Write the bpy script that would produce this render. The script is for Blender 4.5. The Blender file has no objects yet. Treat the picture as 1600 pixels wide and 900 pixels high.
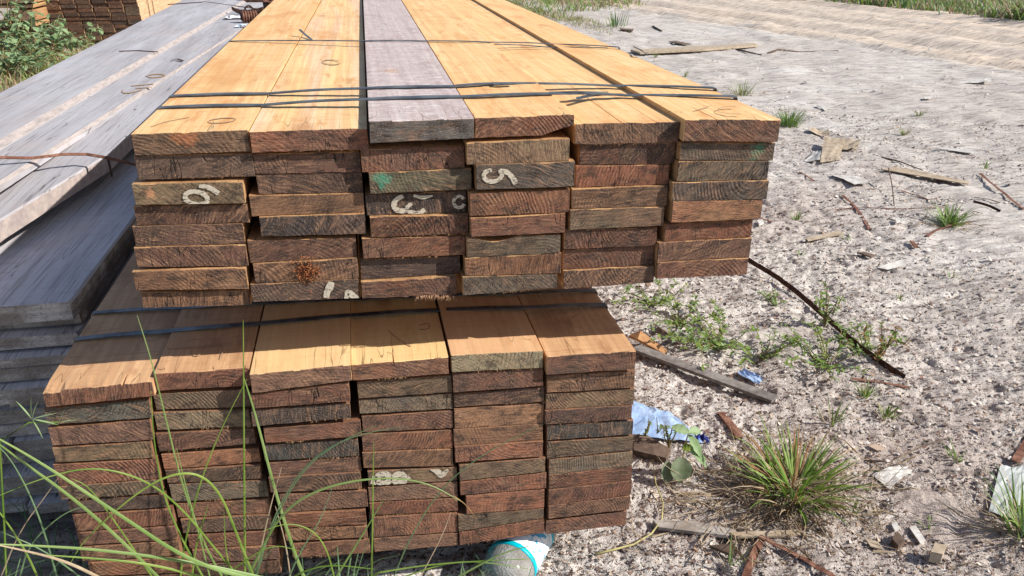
import bpy, bmesh, math, random
import numpy as np
from mathutils import Vector, Matrix
from mathutils.noise import noise as mnoise
R = random.Random(7)
scn = bpy.context.scene
C = scn.collection
# ------------------------------------------------------------------ camera
F = 1250.0                                  # focal length in photo pixels (1600 wide)
PITCH = math.atan(557 / F)
YAW = math.atan(258 / math.hypot(F, 557))
H = 1.70                                    # eye height of the photographer
cam_d = bpy.data.cameras.new('camera'); cam = bpy.data.objects.new('camera', cam_d); C.objects.link(cam)
cam_d.sensor_width = 36; cam_d.lens = 36 * F / 1600; cam_d.clip_start = .05; cam_d.clip_end = 1500
cam.location = (0, 0, H); cam.rotation_euler = (math.pi / 2 - PITCH, 0, -YAW)
scn.camera = cam
scn.render.resolution_x = 1024; scn.render.resolution_y = 576
# ------------------------------------------------------------------ light
SUN = Vector((1.0, -.44, .80)).normalized()     # direction towards the sun
el = math.asin(SUN.z); az = math.atan2(SUN.x, SUN.y)
w = bpy.data.worlds.new('World'); scn.world = w; w.use_nodes = True
nt = w.node_tree; nt.nodes.clear()
sky = nt.nodes.new('ShaderNodeTexSky'); sky.sky_type = 'NISHITA'; sky.sun_disc = False
sky.sun_elevation = el; sky.sun_rotation = az; sky.dust_density = 1.0
bg = nt.nodes.new('ShaderNodeBackground'); bg.inputs[1].default_value = .092
wo = nt.nodes.new('ShaderNodeOutputWorld')
nt.links.new(sky.outputs[0], bg.inputs[0]); nt.links.new(bg.outputs[0], wo.inputs[0])
sd = bpy.data.lights.new('sun', 'SUN'); sd.energy = 5.0; sd.angle = math.radians(.5); sd.color = (1, .95, .87)
so = bpy.data.objects.new('sun', sd); C.objects.link(so); so.location = (4, -3, 6)
so.rotation_euler = SUN.to_track_quat('Z', 'Y').to_euler()
scn.view_settings.view_transform = 'Standard'; scn.view_settings.look = 'None'
scn.view_settings.exposure = .5; scn.view_settings.gamma = 1

# ------------------------------------------------------------------ measuring helpers
def ray(px, py):
    x = px - 800; y = 450 - py
    fw = F * math.cos(PITCH) + y * math.sin(PITCH); up = -F * math.sin(PITCH) + y * math.cos(PITCH)
    return Vector((x * math.cos(YAW) + fw * math.sin(YAW), -x * math.sin(YAW) + fw * math.cos(YAW), up))
def atY(px, py, Y):
    r = ray(px, py); r *= Y / r.y; return Vector((r.x, r.y, r.z + H))
def atZ(px, py, z):
    r = ray(px, py); r *= (z - H) / r.z; return Vector((r.x, r.y, z))
def G(px, py): 
    p = atZ(px, py, 0); return Vector((p.x, p.y, gz(p.x, p.y)))

# ------------------------------------------------------------------ numpy value noise and terrain
_rs = np.random.RandomState(3); _T = _rs.rand(256, 256)
def vn(x, y):
    x = np.asarray(x, float); y = np.asarray(y, float)
    xi = np.floor(x).astype(int); yi = np.floor(y).astype(int); fx = x - xi; fy = y - yi
    fx = fx * fx * (3 - 2 * fx); fy = fy * fy * (3 - 2 * fy)
    a = _T[xi % 256, yi % 256]; b = _T[(xi + 1) % 256, yi % 256]; c = _T[xi % 256, (yi + 1) % 256]; d = _T[(xi + 1) % 256, (yi + 1) % 256]
    return (a * (1 - fx) + b * fx) * (1 - fy) + (c * (1 - fx) + d * fx) * fy
_a0 = atZ(1050, 28, 0); _a1 = atZ(1600, 114, 0)          # near edge of the sandy track
_rd = np.array([_a1.x - _a0.x, _a1.y - _a0.y]); _rd /= np.linalg.norm(_rd); _rn = np.array([-_rd[1], _rd[0]])
if _rn[1] < 0: _rn = -_rn
def road(x, y): return (x - _a0.x) * _rn[0] + (y - _a0.y) * _rn[1], (x - _a0.x) * _rd[0] + (y - _a0.y) * _rd[1]
def ground_h(x, y):
    x = np.asarray(x, float); y = np.asarray(y, float)
    h = .030 * (vn(x * 2.1 + 9, y * 2.1) - .5) + .022 * (vn(x * 7, y * 7 + 4) - .5)
    near = np.clip(1.6 - y / 9, .25, 1)
    h = h + near * (.011 * (vn(x * 24, y * 24) - .5) + .008 * (vn(x * 62 + 3, y * 62) - .5) ** 1)
    pit = vn(x * 15 + 50, y * 15 + 11); h = h - near * .022 * np.clip(pit - .74, 0, 1) / .28
    h = h + near * .007 * (vn(x * 115, y * 115) - .5)
    s, t = road(x, y)
    h = h + .03 * (vn(s * 4 + 2, t * 1.1) - .5) * np.clip((y - 3.5) / 3, 0, 1) + .022 * (vn(s * 19 + 2, t * 4) - .5) * np.clip((y - 3) / 3, 0, 1)
    m = np.clip((s + .9) / .5, 0, 1) * np.clip((14 - s) / 2, 0, 1)
    wob = .25 * (vn(t * .35, t * 0 + 2) - .5)
    rut = np.zeros_like(s)
    for c, wd, dp in ((.15, .12, .05), (1.3, .28, .07), (2.9, .30, .06), (3.7, .2, .05), (5.2, .35, .06), (7.4, .3, .07), (9.6, .4, .08), (11.5, .4, .07)):
        q = (s + wob - c) / wd
        rut -= dp * 1.0 * np.exp(-q * q) - .6 * dp * np.exp(-(np.abs(q) - 1.9) ** 2 * 2)
    tread = .05 * (np.abs((t * 4 + vn(t * 2, s * 2)) % 1 - .5) - .25) * (np.exp(-((s + wob - 2.1) / .7) ** 2) + np.exp(-((s + wob - 4.5) / .6) ** 2) + np.exp(-((s - 8.5) / .9) ** 2))
    clod = .08 * np.clip(vn(x * 5 + 30, y * 5) - .62, 0, 1) * np.clip((s + 1.6) / 1.0, 0, 1)
    h = h + m * (rut + tread) + clod * (s > -1.6)
    return h
def gz(x, y): return float(ground_h(x, y))

# ------------------------------------------------------------------ object helpers
def mesh_obj(name, V, Fc, mats, parent=None, mi=None, smooth=False, loc=None, kind=None, label=None):
    me = bpy.data.meshes.new(name); me.from_pydata([tuple(v) for v in V], [], Fc)
    for m in (mats if isinstance(mats, (list, tuple)) else [mats]): me.materials.append(m)
    if mi: me.polygons.foreach_set('material_index', mi)
    if smooth: me.polygons.foreach_set('use_smooth', [True] * len(me.polygons))
    me.update()
    o = bpy.data.objects.new(name, me); C.objects.link(o)
    if loc: o.location = loc
    if parent: o.parent = parent
    if kind: o['kind'] = kind
    if label: o['label'] = label
    return o
def tag(o, label, cat, group=None):
    o['label'] = label; o['category'] = cat
    if group: o['group'] = group
    return o
def thing(name, label, cat, loc, group=None):
    o = bpy.data.objects.new(name, None); C.objects.link(o); o.location = loc; o.empty_display_size = .1
    return tag(o, label, cat, group)

# ------------------------------------------------------------------ node helper
class N:
    def __init__(s, name):
        s.m = bpy.data.materials.new(name); s.m.use_nodes = True; s.t = s.m.node_tree; s.t.nodes.clear()
        s.out = s.t.nodes.new('ShaderNodeOutputMaterial'); s.b = s.t.nodes.new('ShaderNodeBsdfPrincipled')
        s.t.links.new(s.b.outputs[0], s.out.inputs[0]); s.b.inputs['Roughness'].default_value = .8
        s.b.inputs['Specular IOR Level'].default_value = .25
    def n(s, ty, **k):
        x = s.t.nodes.new('ShaderNode' + ty)
        for a, v in k.items(): setattr(x, a, v)
        return x
    def put(s, sock, v):
        if isinstance(v, bpy.types.NodeSocket): s.t.links.new(v, sock)
        elif isinstance(v, (tuple, list)) and len(v) == 3 and sock.type == 'RGBA': sock.default_value = (*v, 1)
        else: sock.default_value = v
    def math(s, op, a, b=0., clamp=False):
        x = s.n('Math', operation=op, use_clamp=clamp); s.put(x.inputs[0], a); s.put(x.inputs[1], b); return x.outputs[0]
    def vec(s, op, a, b=None):
        x = s.n('VectorMath', operation=op); s.put(x.inputs[0], a)
        if b is not None: s.put(x.inputs[1], b)
        return x.outputs['Value'] if op in ('LENGTH', 'DISTANCE') else x.outputs[0]
    def obj(s): return s.n('TexCoord').outputs['Object']
    def attr(s, name, f='Color'): return s.n('Attribute', attribute_type='OBJECT', attribute_name=name).outputs[f]
    def vattr(s, name, f='Color'): return s.n('Attribute', attribute_type='GEOMETRY', attribute_name=name).outputs[f]
    def map(s, v, scale=(1, 1, 1), rot=(0, 0, 0), loc=(0, 0, 0)):
        x = s.n('Mapping'); s.put(x.inputs[0], v); s.put(x.inputs['Scale'], scale); s.put(x.inputs['Rotation'], rot); s.put(x.inputs['Location'], loc); return x.outputs[0]
    def noise(s, v, sc, det=4, rough=.55, dist=0.):
        x = s.n('TexNoise'); s.put(x.inputs['Vector'], v); s.put(x.inputs['Scale'], sc); x.inputs['Detail'].default_value = det
        x.inputs['Roughness'].default_value = rough; x.inputs['Distortion'].default_value = dist; return x.outputs[0]
    def ramp(s, v, stops):
        x = s.n('ValToRGB'); s.put(x.inputs[0], v); e = x.color_ramp.elements
        while len(e) < len(stops): e.new(.5)
        for i, (p, c) in enumerate(stops):
            e[i].position = p; e[i].color = (c, c, c, 1) if isinstance(c, (int, float)) else (*c, 1)
        return x.outputs[0]
    def mix(s, f, a, b, mode='MIX'):
        x = s.n('Mix', data_type='RGBA', blend_type=mode); s.put(x.inputs[0], f); s.put(x.inputs[6], a); s.put(x.inputs[7], b); return x.outputs[2]
    def col(s, c): s.put(s.b.inputs['Base Color'], c)
    def bump(s, h, st=.5, d=.003):
        x = s.n('Bump'); x.inputs['Strength'].default_value = st; x.inputs['Distance'].default_value = d; s.put(x.inputs['Height'], h)
        s.t.links.new(x.outputs[0], s.b.inputs['Normal'])
    def rough(s, v): s.put(s.b.inputs['Roughness'], v)

def end_grain():
    g = N('sawn_end'); P = g.vec('ADD', g.obj(), g.attr('seed', 'Vector')); O = g.obj()
    flat = g.vec('MULTIPLY', O, (1, 0, 1))
    wob = g.noise(P, 14, 4, .65); big0 = g.noise(P, 5, 1)
    d = g.vec('DISTANCE', flat, g.attr('pith', 'Vector'))
    d = g.math('ADD', d, g.math('MULTIPLY', wob, .018))
    ring = g.math('SINE', g.math('MULTIPLY', d, g.math('ADD', 520., g.math('MULTIPLY', big0, 420.))))
    ring = g.math('MULTIPLY_ADD', ring, .5); g.t.nodes[-1].inputs[2].default_value = .5
    rot = g.n('Mapping'); g.put(rot.inputs[0], P); g.put(rot.inputs['Rotation'], g.attr('rot', 'Vector')); q = rot.outputs[0]
    warp = g.n('TexNoise'); g.put(warp.inputs['Vector'], P); warp.inputs['Scale'].default_value = 16
    q = g.vec('ADD', q, g.vec('MULTIPLY', warp.outputs['Color'], (.022, .022, .022)))
    fib = g.noise(g.map(q, (30, 20, 430)), 1, 4, .65)
    fib2 = g.noise(g.map(q, (20, 8, 170)), 1, 4, .7)
    big = g.noise(P, 9, 4, .65)
    base = g.attr('endcol')
    c = g.mix(g.ramp(big, [(.35, 0), (.68, .75)]), base, g.attr('endcol2'))
    calm = g.ramp(g.noise(P, 13, 2), [(.38, .2), (.58, 1)]); calm = g.math('MULTIPLY', calm, g.attr('coarse', 'Fac'))
    c = g.mix(g.math('MULTIPLY', calm, g.ramp(fib, [(.33, .65), (.58, 0)])), c, (.03, .02, .017))
    c = g.mix(g.ramp(g.noise(g.map(P, (1, 1, 1.6)), 17, 3, .6), [(.55, 0), (.75, .55)]), c, (.30, .175, .115))
    rmask = g.ramp(g.noise(P, 22, 3, .7), [(.40, .15), (.62, 1)])
    c = g.mix(g.math('MULTIPLY', g.math('MULTIPLY', g.ramp(ring, [(.0, 1), (.45, 0)]), rmask), g.attr('ringy', 'Fac')), c, (.03, .018, .013))
    c = g.mix(g.ramp(g.noise(g.map(P, (1, 1, 2.2)), 24, 4, .7), [(.48, 0), (.66, .85)]), c, (.035, .026, .023))
    c = g.mix(g.math('MULTIPLY', calm, g.ramp(fib2, [(.50, 0), (.68, .55)])), c, (.38, .21, .12))
    c = g.mix(g.ramp(fib2, [(.32, .5), (.46, 0)]), c, (.035, .024, .02))
    spk = g.noise(P, 420, 2)
    c = g.mix(g.ramp(spk, [(.58, 0), (.74, .6)]), c, (.52, .32, .18))
    # checks: thin dark lines that wander up the face
    ck = g.noise(g.map(P, (60, 30, 7)), 1, 2, .4)
    ck = g.math('ABSOLUTE', g.math('SUBTRACT', ck, .52)); ck = g.ramp(ck, [(.0, 1), (.014, 0)])
    msk = g.ramp(g.noise(P, 9, 2), [(.48, 0), (.54, 1)])
    crack = g.math('MULTIPLY', g.math('MULTIPLY', ck, msk), g.attr('checks', 'Fac'))
    c = g.mix(crack, c, (.012, .008, .008))
    # sprayed paint spot
    sd_ = g.vec('DISTANCE', flat, g.attr('spot', 'Vector'))
    sm = g.math('DIVIDE', sd_, g.attr('spotr', 'Fac')); sm = g.math('ADD', sm, g.math('MULTIPLY', g.math('SUBTRACT', g.noise(P, 45, 3, .7), .3), 2.0))
    sm = g.ramp(sm, [(.6, .7), (1.7, 0)]); sm = g.math('MULTIPLY', sm, g.ramp(fib, [(.35, .4), (.55, 1)]))
    c = g.mix(g.math('MULTIPLY', sm, g.attr('spoton', 'Fac')), c, g.attr('spotcol'))
    g.col(c); g.rough(.85)
    hgt = g.math('ADD', g.math('MULTIPLY', fib, 1.0), g.math('MULTIPLY', fib2, .9))
    hgt = g.math('ADD', hgt, g.math('MULTIPLY', g.math('MULTIPLY', ring, rmask), .3)); hgt = g.math('SUBTRACT', hgt, g.math('MULTIPLY', crack, 1.2))
    g.bump(hgt, .85, .005); return g.m
def long_grain(name='sawn_face'):
    g = N(name); P = g.vec('ADD', g.obj(), g.attr('seed', 'Vector'))
    wv = g.n('TexNoise'); g.put(wv.inputs['Vector'], g.map(P, (3, .8, 3))); wv.inputs['Scale'].default_value = 1
    q = g.vec('ADD', P, g.vec('MULTIPLY', wv.outputs['Color'], (.05, 0, .05)))
    gr = g.noise(g.map(q, (85, 1.6, 60)), 1, 4, .6)
    gr2 = g.noise(g.map(q, (15, .7, 15)), 1, 3, .55)
    big = g.noise(g.map(P, (5, 2.2, 5)), 1, 4, .65)
    c = g.mix(g.ramp(gr2, [(.42, 0), (.68, 1)]), g.attr('topcol'), g.attr('topcol2'))
    c = g.mix(g.ramp(gr, [(.42, .38), (.62, 0)]), c, g.attr('topline'))
    c = g.mix(g.ramp(big, [(.52, 0), (.70, .7)]), c, g.attr('topline'))
    c = g.mix(g.ramp(g.noise(g.map(P, (22, 5, 22)), 1, 4, .7), [(.56, 0), (.68, .75)]), c, g.attr('topline'))
    c = g.mix(g.ramp(g.noise(g.map(P, (14, 55, 14)), 1, 4, .7), [(.57, 0), (.70, .65)]), c, g.attr('topline'))
    # knots
    vo = g.n('TexVoronoi'); g.put(vo.inputs['Vector'], g.map(P, (3.2, 1.5, 0.01))); vo.inputs['Scale'].default_value = 1
    kn = g.ramp(vo.outputs['Distance'], [(.04, .6), (.10, 0)])
    c = g.mix(kn, c, (.40, .19, .08))
    # saw marks across the board
    saw = g.noise(g.map(P, (2.5, 190, 3)), 1, 2)
    c = g.mix(g.ramp(saw, [(.54, 0), (.70, .4)]), c, g.attr('topline'))
    fib = g.noise(g.map(P, (500, 14, 300)), 1, 2)
    fig = g.ramp(g.noise(g.map(q, (26, 60, 10)), 1, 3, .6, 1.5), [(.52, 0), (.62, 1)]); c = g.mix(g.math('MULTIPLY', fig, g.attr('figure', 'Fac')), c, (.70, .64, .62))
    # hair checks running in from the sawn end
    yy = g.n('SeparateXYZ'); g.put(yy.inputs[0], g.obj())
    ck = g.math('ABSOLUTE', g.math('SUBTRACT', g.noise(g.map(P, (26, 2.2, 10)), 1, 2, .4), .5)); ck = g.ramp(ck, [(.0, 1), (.007, 0)])
    ck = g.math('MULTIPLY', ck, g.ramp(yy.outputs[1], [(.03, 1), (.16, 0)]))
    c = g.mix(g.math('MULTIPLY', ck, .75), c, (.10, .05, .02))
    g.col(c); g.rough(.62); g.b.inputs['Specular IOR Level'].default_value = .3
    h = g.math('ADD', g.math('MULTIPLY', saw, .5), g.math('MULTIPLY', fib, .6)); h = g.math('ADD', h, g.math('MULTIPLY', gr, .5))
    h = g.math('SUBTRACT', h, g.math('MULTIPLY', ck, 1.))
    g.bump(h, .35, .002); return g.m
def plain(name, c, c2=None, sc=30, rough=.8, bump=.3, metal=0, transl=0, spec=.25, thr=(.4, .65)):
    g = N(name); P = g.obj(); n = g.noise(P, sc, 4, .6)
    if c2: g.col(g.mix(g.ramp(n, [(thr[0], 0), (thr[1], 1)]), c, c2))
    else: g.col((*c, 1))
    g.b.inputs['Metallic'].default_value = metal; g.b.inputs['Specular IOR Level'].default_value = spec
    g.rough(rough)
    if bump: g.bump(n, bump, .004)
    if transl:
        tr = g.n('BsdfTranslucent'); src = g.b.inputs['Base Color']
        if src.is_linked: g.t.links.new(src.links[0].from_socket, tr.inputs[0])
        else: tr.inputs[0].default_value = src.default_value
        mx = g.n('MixShader'); mx.inputs[0].default_value = transl
        g.t.links.new(g.b.outputs[0], mx.inputs[1]); g.t.links.new(tr.outputs[0], mx.inputs[2]); g.t.links.new(mx.outputs[0], g.out.inputs[0])
    return g.m
def ground_mat():
    g = N('sandy_soil'); P = g.obj(); tone = g.vattr('tone')       # R sand track, G brown earth, B pale dust
    s = g.n('SeparateColor'); g.put(s.inputs[0], tone)
    n1 = g.noise(P, 2.2, 5, .6); n2 = g.noise(P, 28, 4, .7); n3 = g.noise(P, 130, 3, .7); n4 = g.noise(P, 330, 2, .7)
    c = g.mix(g.ramp(n1, [(.38, 0), (.62, 1)]), (.53, .485, .445), (.64, .595, .55))
    c = g.mix(g.math('MULTIPLY', s.outputs[1], .7), c, (.38, .29, .25))
    c = g.mix(s.outputs[2], c, (.68, .645, .61))
    c = g.mix(s.outputs[0], c, (.74, .60, .465))
    c = g.mix(g.ramp(n2, [(.55, 0), (.75, .45)]), c, (.28, .22, .195))
    c = g.mix(g.ramp(n3, [(.55, 0), (.66, .6)]), c, (.20, .155, .13))
    c = g.mix(g.ramp(n4, [(.60, 0), (.74, .7)]), c, (.07, .055, .05))
    c = g.mix(g.ramp(n4, [(.30, .6), (.42, 0)]), c, (.66, .60, .55))
    st = g.noise(g.map(P, (1.2, 9, 1), (0, 0, -math.atan2(_rd[1], _rd[0]))), 1, 5, .7); st2 = g.noise(g.map(P, (4, 26, 4), (0, 0, -math.atan2(_rd[1], _rd[0]))), 1, 4, .7)
    c = g.mix(g.ramp(st, [(.48, 0), (.64, .65)]), c, (.34, .295, .27)); c = g.mix(g.ramp(st2, [(.52, 0), (.62, .75)]), c, (.20, .165, .15)); c = g.mix(g.ramp(st2, [(.34, .5), (.44, 0)]), c, (.74, .70, .66))
    g.col(c); g.rough(.95); g.b.inputs['Specular IOR Level'].default_value = .1
    h = g.math('ADD', g.math('MULTIPLY', n3, 1.), g.math('MULTIPLY', n4, .5)); h = g.math('ADD', h, g.math('MULTIPLY', n2, 1.5))
    g.bump(h, .8, .008); return g.m
def paint_mat():
    g = N('chalky_white_paint'); P = g.obj(); n = g.noise(P, 60, 3, .6); g.col(g.mix(n, (.58, .52, .42), (.42, .36, .28))); g.rough(.9)
    a = g.noise(g.map(P, (60, 20, 330), (0, .3, 0)), 1, 3, .7); b = g.noise(P, 55, 4, .75)
    k = g.math('MULTIPLY', g.ramp(a, [(.36, 0), (.46, 1)]), g.ramp(b, [(.34, 0), (.42, 1)])); g.put(g.b.inputs['Alpha'], k); g.bump(b, .4, .003); return g.m
def flake_mat(name):
    g = N(name); c = g.vattr('fc'); g.col(c); g.rough(.85); return g.m
M = dict(
    end=end_grain(), face=long_grain(),
    soil=ground_mat(), flake=flake_mat('litter'),
    steel=plain('blued_steel_strap', (.07, .075, .09), (.20, .21, .23), 18, .36, .15, .6),
    rust=plain('rusty_steel', (.13, .055, .035), (.26, .13, .09), 40, .75, .5, .1),
    rustd=plain('dark_rusty_steel', (.035, .018, .014), (.10, .05, .035), 30, .7, .5, .2),
    paint=paint_mat(),
    pencil=plain('lumber_crayon', (.36, .23, .13), None, 60, .9, 0),
    bearer=plain('bearer_timber', (.10, .06, .04), (.16, .10, .07), 15, .9, .6),
    green=plain('grass_green', (.13, .24, .03), (.26, .36, .07), 9, .5, 0, 0, .35, .4),
    paleg=plain('grass_pale', (.26, .36, .12), (.17, .28, .07), 6, .45, 0, 0, .35, .4),
    blueg=plain('grass_bluish', (.10, .19, .085), (.2, .3, .15), 6, .45, 0, 0, .3, .4),
    dry=plain('dry_grass', (.46, .37, .25), (.30, .21, .14), 20, .8, 0, 0, .2),
    red=plain('reddish_grass', (.25, .12, .06), (.34, .24, .10), 20, .8, 0, 0, .2),
    leafp=plain('pale_leaf', (.30, .40, .22), (.17, .27, .11), 14, .6, .3, 0, .3),
    leafg=plain('grey_green_leaf', (.13, .17, .09), (.20, .23, .15), 25, .75, .3, 0, .2),
    weed=plain('weed_leaf', (.12, .22, .035), (.24, .30, .06), 12, .6, .2, 0, .3),
    stem=plain('weed_stem', (.18, .12, .06), (.20, .22, .07), 12, .8, .2),
    vine=plain('yellow_vine', (.42, .36, .16), (.28, .25, .11), 30, .7, .3),
)

# measured plank ends: (x left, x right, y top-left, top-right, bottom-left, bottom-right), column by column
U=[ # upper pile: per column list of (xL,xR,yTL,yTR,yBL,yBR)
[(207.6,389,210.3,203.4,243.7,236.8),(213,397,244.4,239.3,281.6,275.8),(208.6,381,288,284,321,318),(211,388,322.5,319,353,348),(209.6,381,355,351,385.6,381.5),(212,386,387.7,385,418,416),(209,386,425,420,454.5,452),(221.7,390.5,456.6,454,482,477)],
[(390.5,574.8,206,200.7,239,233.4),(397,563.4,241,237,272.3,269),(401.5,567,274,271,304,300.6),(391,569,306,302,338.5,331.6),(406.7,571,341,335,370,366),(388.8,556.5,376,371,411.5,402),(397,559,414,404,443.5,435),(393,560.6,445,436,472.8,466)],
[(577.7,741,190,185,224,216),(564.5,726,234,229,270,262.5),(577.4,736.8,273,264.5,303,296),(572,729,304.5,298,337,332.5),(579,733,339.6,334,371.7,364.5),(566.7,728,373.5,369,404.4,398.3),(563.5,723.6,406,400,437.5,427),(565,713,439,430,466.6,460.6)],
[(743,897,185,178.5,216,210),(729.6,889.7,224,217,257.8,251.8),(744,898,260.7,254,297,291.6),(733,891.5,302,296,337.9,331.5),(735.7,887,342,334,370.6,363.5),(729,875.5,372.7,367,403,395.5),(726.8,877,405.5,397.6,432,427),(719,870,434,428.6,462.4,450)],
[(898.5,1062.6,193.4,191,226.4,223),(905.5,1056.6,227.5,224,258.4,256),(899.5,1048,261,257,293,288),(893.8,1043,295,291.5,326.7,321.7),(889,1037.7,329.5,323.5,359.7,352.6),(877.8,1028,360.8,356,390,383.6),(879.6,1024,391,384.6,421.2,413.8),(880.6,1023,423,417.3,452,441.5)],
[(1068,1218,187.3,187.3,221,222),(1062.6,1210,223,223.6,251.3,251.3),(1057,1201,253,252.4,284.4,280.8),(1048,1200,286,283.3,314.6,311.7),(1050,1190.6,316.4,313.5,348.4,342),(1038.8,1175,350,343.7,377.5,370.4),(1025,1173,381,373,409.5,401.7),(1025,1168.6,411,403,436,429)]]
L=[
[(69,240,612,596,637,619),(71,236,639,624,665,653),(78,237,670,656,697,688),(84,237,700,690,723,716),(87,247,726,717,760,748),(92,252,761.5,750,782,770),(108,260,783.5,772,802,793),(116,272,804.5,795,831,820),(122,276,833,822,853,843),(126,281,855,845,878,868),(140,300,880,870,901,894),(140,300,903,896,926,919)],
[(241.5,391,585,575,611,603),(241.5,390,616,608,641,636),(241.5,391,645,640,673,666),(246,398,678,670,706,694),(254,406,710,700,734,722),(260,408,736,726,756,748),(266,418,757.5,751,785,776),(276,422,787,780,809,802),(284,424,812,805,834,826),(292,430,836,829,858,850),(302,436,860,853,880,874),(304,438,882,876,902,896)],
[(392,549,586,570,615,595),(392,546,617,598,639,627),(393,547,641,630,667,653),(413,564,669.5,658,693,682),(412,560,696,686,720,713),(419,564,723,714,745,736),(421,564,746.5,738,770,764),(438,574,773,766,802,792),(442,572,804,798,825,820),(446,574,827,822,846,840),(456,578,850,843,872,864)],
[(550,701,571,558,595,584),(559,706,597,587,623,613),(561,707,625,615,647,639),(566,708,651,642,676,669),(566,707,679,673,706,699),(567,708,708,702,732,728),(575,714,736,730,759,751),(576,715,762,753,784,776),(578,715,786,778,806,798),(582,715,809,802,840,831),(584,716,841.5,833,863,852)],
[(705.5,848.5,555.5,549,582,575),(707.5,849,584,576.5,614,603.6),(709,851,616,605,636.5,628),(710,849.6,639,631.5,670,661),(709,848.5,672,662,697,687),(711,848.5,698.5,688.5,723,713),(718,852,727,715,752,737),(719,853.5,753,738.5,774,763),(728.5,850.6,775,765,804,793),(716,850,806,794,831,809.5),(718,850.6,832,811,852,833)],
[(854.7,993,557.5,549,586,577),(854.7,992,587.5,579,614,606),(853,991,616,608,640,632),(851.6,987.4,642,633,663.6,655),(854.7,989,665,657,688,679),(854.7,989.5,691,682,717,703.5),(857.6,988,719,706,742.5,728),(857.6,987.4,743.5,729,765,750),(857,987,766,752,790,773),(857,984,791,775,811,796),(853,979,814,799,835,820)]]
# ------------------------------------------------------------------ ground
def axis(fine0, fine1, step, lo, hi, gr):
    a = list(np.arange(fine0, fine1, step)); s = step; v = a[-1]
    while v < hi: s *= gr; v += s; a.append(v)
    s = step; v = fine0; b = []
    while v > lo: s *= gr; v -= s; b.append(v)
    return np.array(b[::-1] + a)
xs = axis(.35, 2.5, .0085, -160, 200, 1.022); ys = axis(1.6, 4.0, .0085, -30, 260, 1.016)
XX, YY = np.meshgrid(xs, ys, indexing='ij'); ZZ = ground_h(XX, YY)
far = np.hypot(XX, YY) > 40; ZZ[far] = 0
nx, ny = len(xs), len(ys)
me = bpy.data.meshes.new('ground')
co = np.stack([XX, YY, ZZ], -1).reshape(-1, 3)
idx = np.arange(nx * ny).reshape(nx, ny)
q = np.stack([idx[:-1, :-1], idx[1:, :-1], idx[1:, 1:], idx[:-1, 1:]], -1).reshape(-1, 4)
me.vertices.add(len(co)); me.vertices.foreach_set('co', co.ravel())
me.loops.add(q.size); me.loops.foreach_set('vertex_index', q.ravel())
me.polygons.add(len(q)); me.polygons.foreach_set('loop_start', np.arange(0, q.size, 4)); me.polygons.foreach_set('use_smooth', np.ones(len(q), bool))
me.update(calc_edges=True)
S_, T_ = road(XX, YY)
edge = .5 * (vn(XX * 1.3, YY * 1.3) - .5)
track = np.clip((S_ + edge * 1.6 + .2 * (vn(XX * 5, YY * 5) - .5) + .1) / .5, 0, 1) * np.clip((13.5 - S_) / 1, 0, 1) * (.6 + .4 * vn(S_ * 2.2 + 7, T_ * .25))
brown = np.clip(vn(XX * 1.1 + 5, YY * 1.1 + 2) * 1.7 - .55, 0, 1) * np.clip((1.2 - S_ * .5 - .9), 0, 1) * np.clip(1.5 - XX / 3.2, .25, 1)
lgrass = np.clip(-XX - 1.2, 0, 1)
brown = np.maximum(brown, lgrass)
dust = np.clip(vn(XX * .9 + 31, YY * 1.6 + 12) * 2.4 - 1.35, 0, 1) * (1 - track)
ca = me.color_attributes.new('tone', 'FLOAT_COLOR', 'POINT')
ca.data.foreach_set('color', np.stack([track, brown, dust, np.ones_like(dust)], -1).reshape(-1, 4).astype(np.float32).ravel())
me.materials.append(M['soil'])
gr = bpy.data.objects.new('ground', me); C.objects.link(gr); gr['kind'] = 'structure'

# ------------------------------------------------------------------ planks
def vnoise(a, b): return mnoise(Vector((a, b, .37)))
def outline(c, n, seed, mods, yk, rag=1.):
    """closed outline of a plank's cross-section; c = (xl_top, xr_top, xl_bot, xr_bot, zTL, zTR, zBL, zBR)"""
    xlt, xrt, xlb, xrb, ztl, ztr, zbl, zbr = c
    P = []; us = sorted([i / n for i in range(n + 1)] + list(mods.get('us', [])) if mods else [i / n for i in range(n + 1)])
    for u in us:
        z = zbl + (zbr - zbl) * u + rag * .0012 * vnoise(u * 9 + seed, yk * 2 + 3)
        if mods and 'bot' in mods: z += mods['bot'](u) * mods.get('fade', lambda k: 1)(yk)
        P.append((xlb + (xrb - xlb) * u, z))
    P.append((xrb + (xrt - xrb) * .5 + rag * .0012 * vnoise(seed, yk + 9), (zbr + ztr) / 2))
    for u in us[::-1]:
        z = ztl + (ztr - ztl) * u + rag * .0012 * vnoise(u * 9 + seed + 40, yk * 2 + 7)
        if mods and 'top' in mods: z += mods['top'](u) * mods.get('fade', lambda k: 1)(yk)
        P.append((xlt + (xrt - xlt) * u, z))
    P.append((xlb + (xlt - xlb) * .5 + rag * .0012 * vnoise(seed + 3, yk + 9), (zbl + ztl) / 2))
    return P
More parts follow.
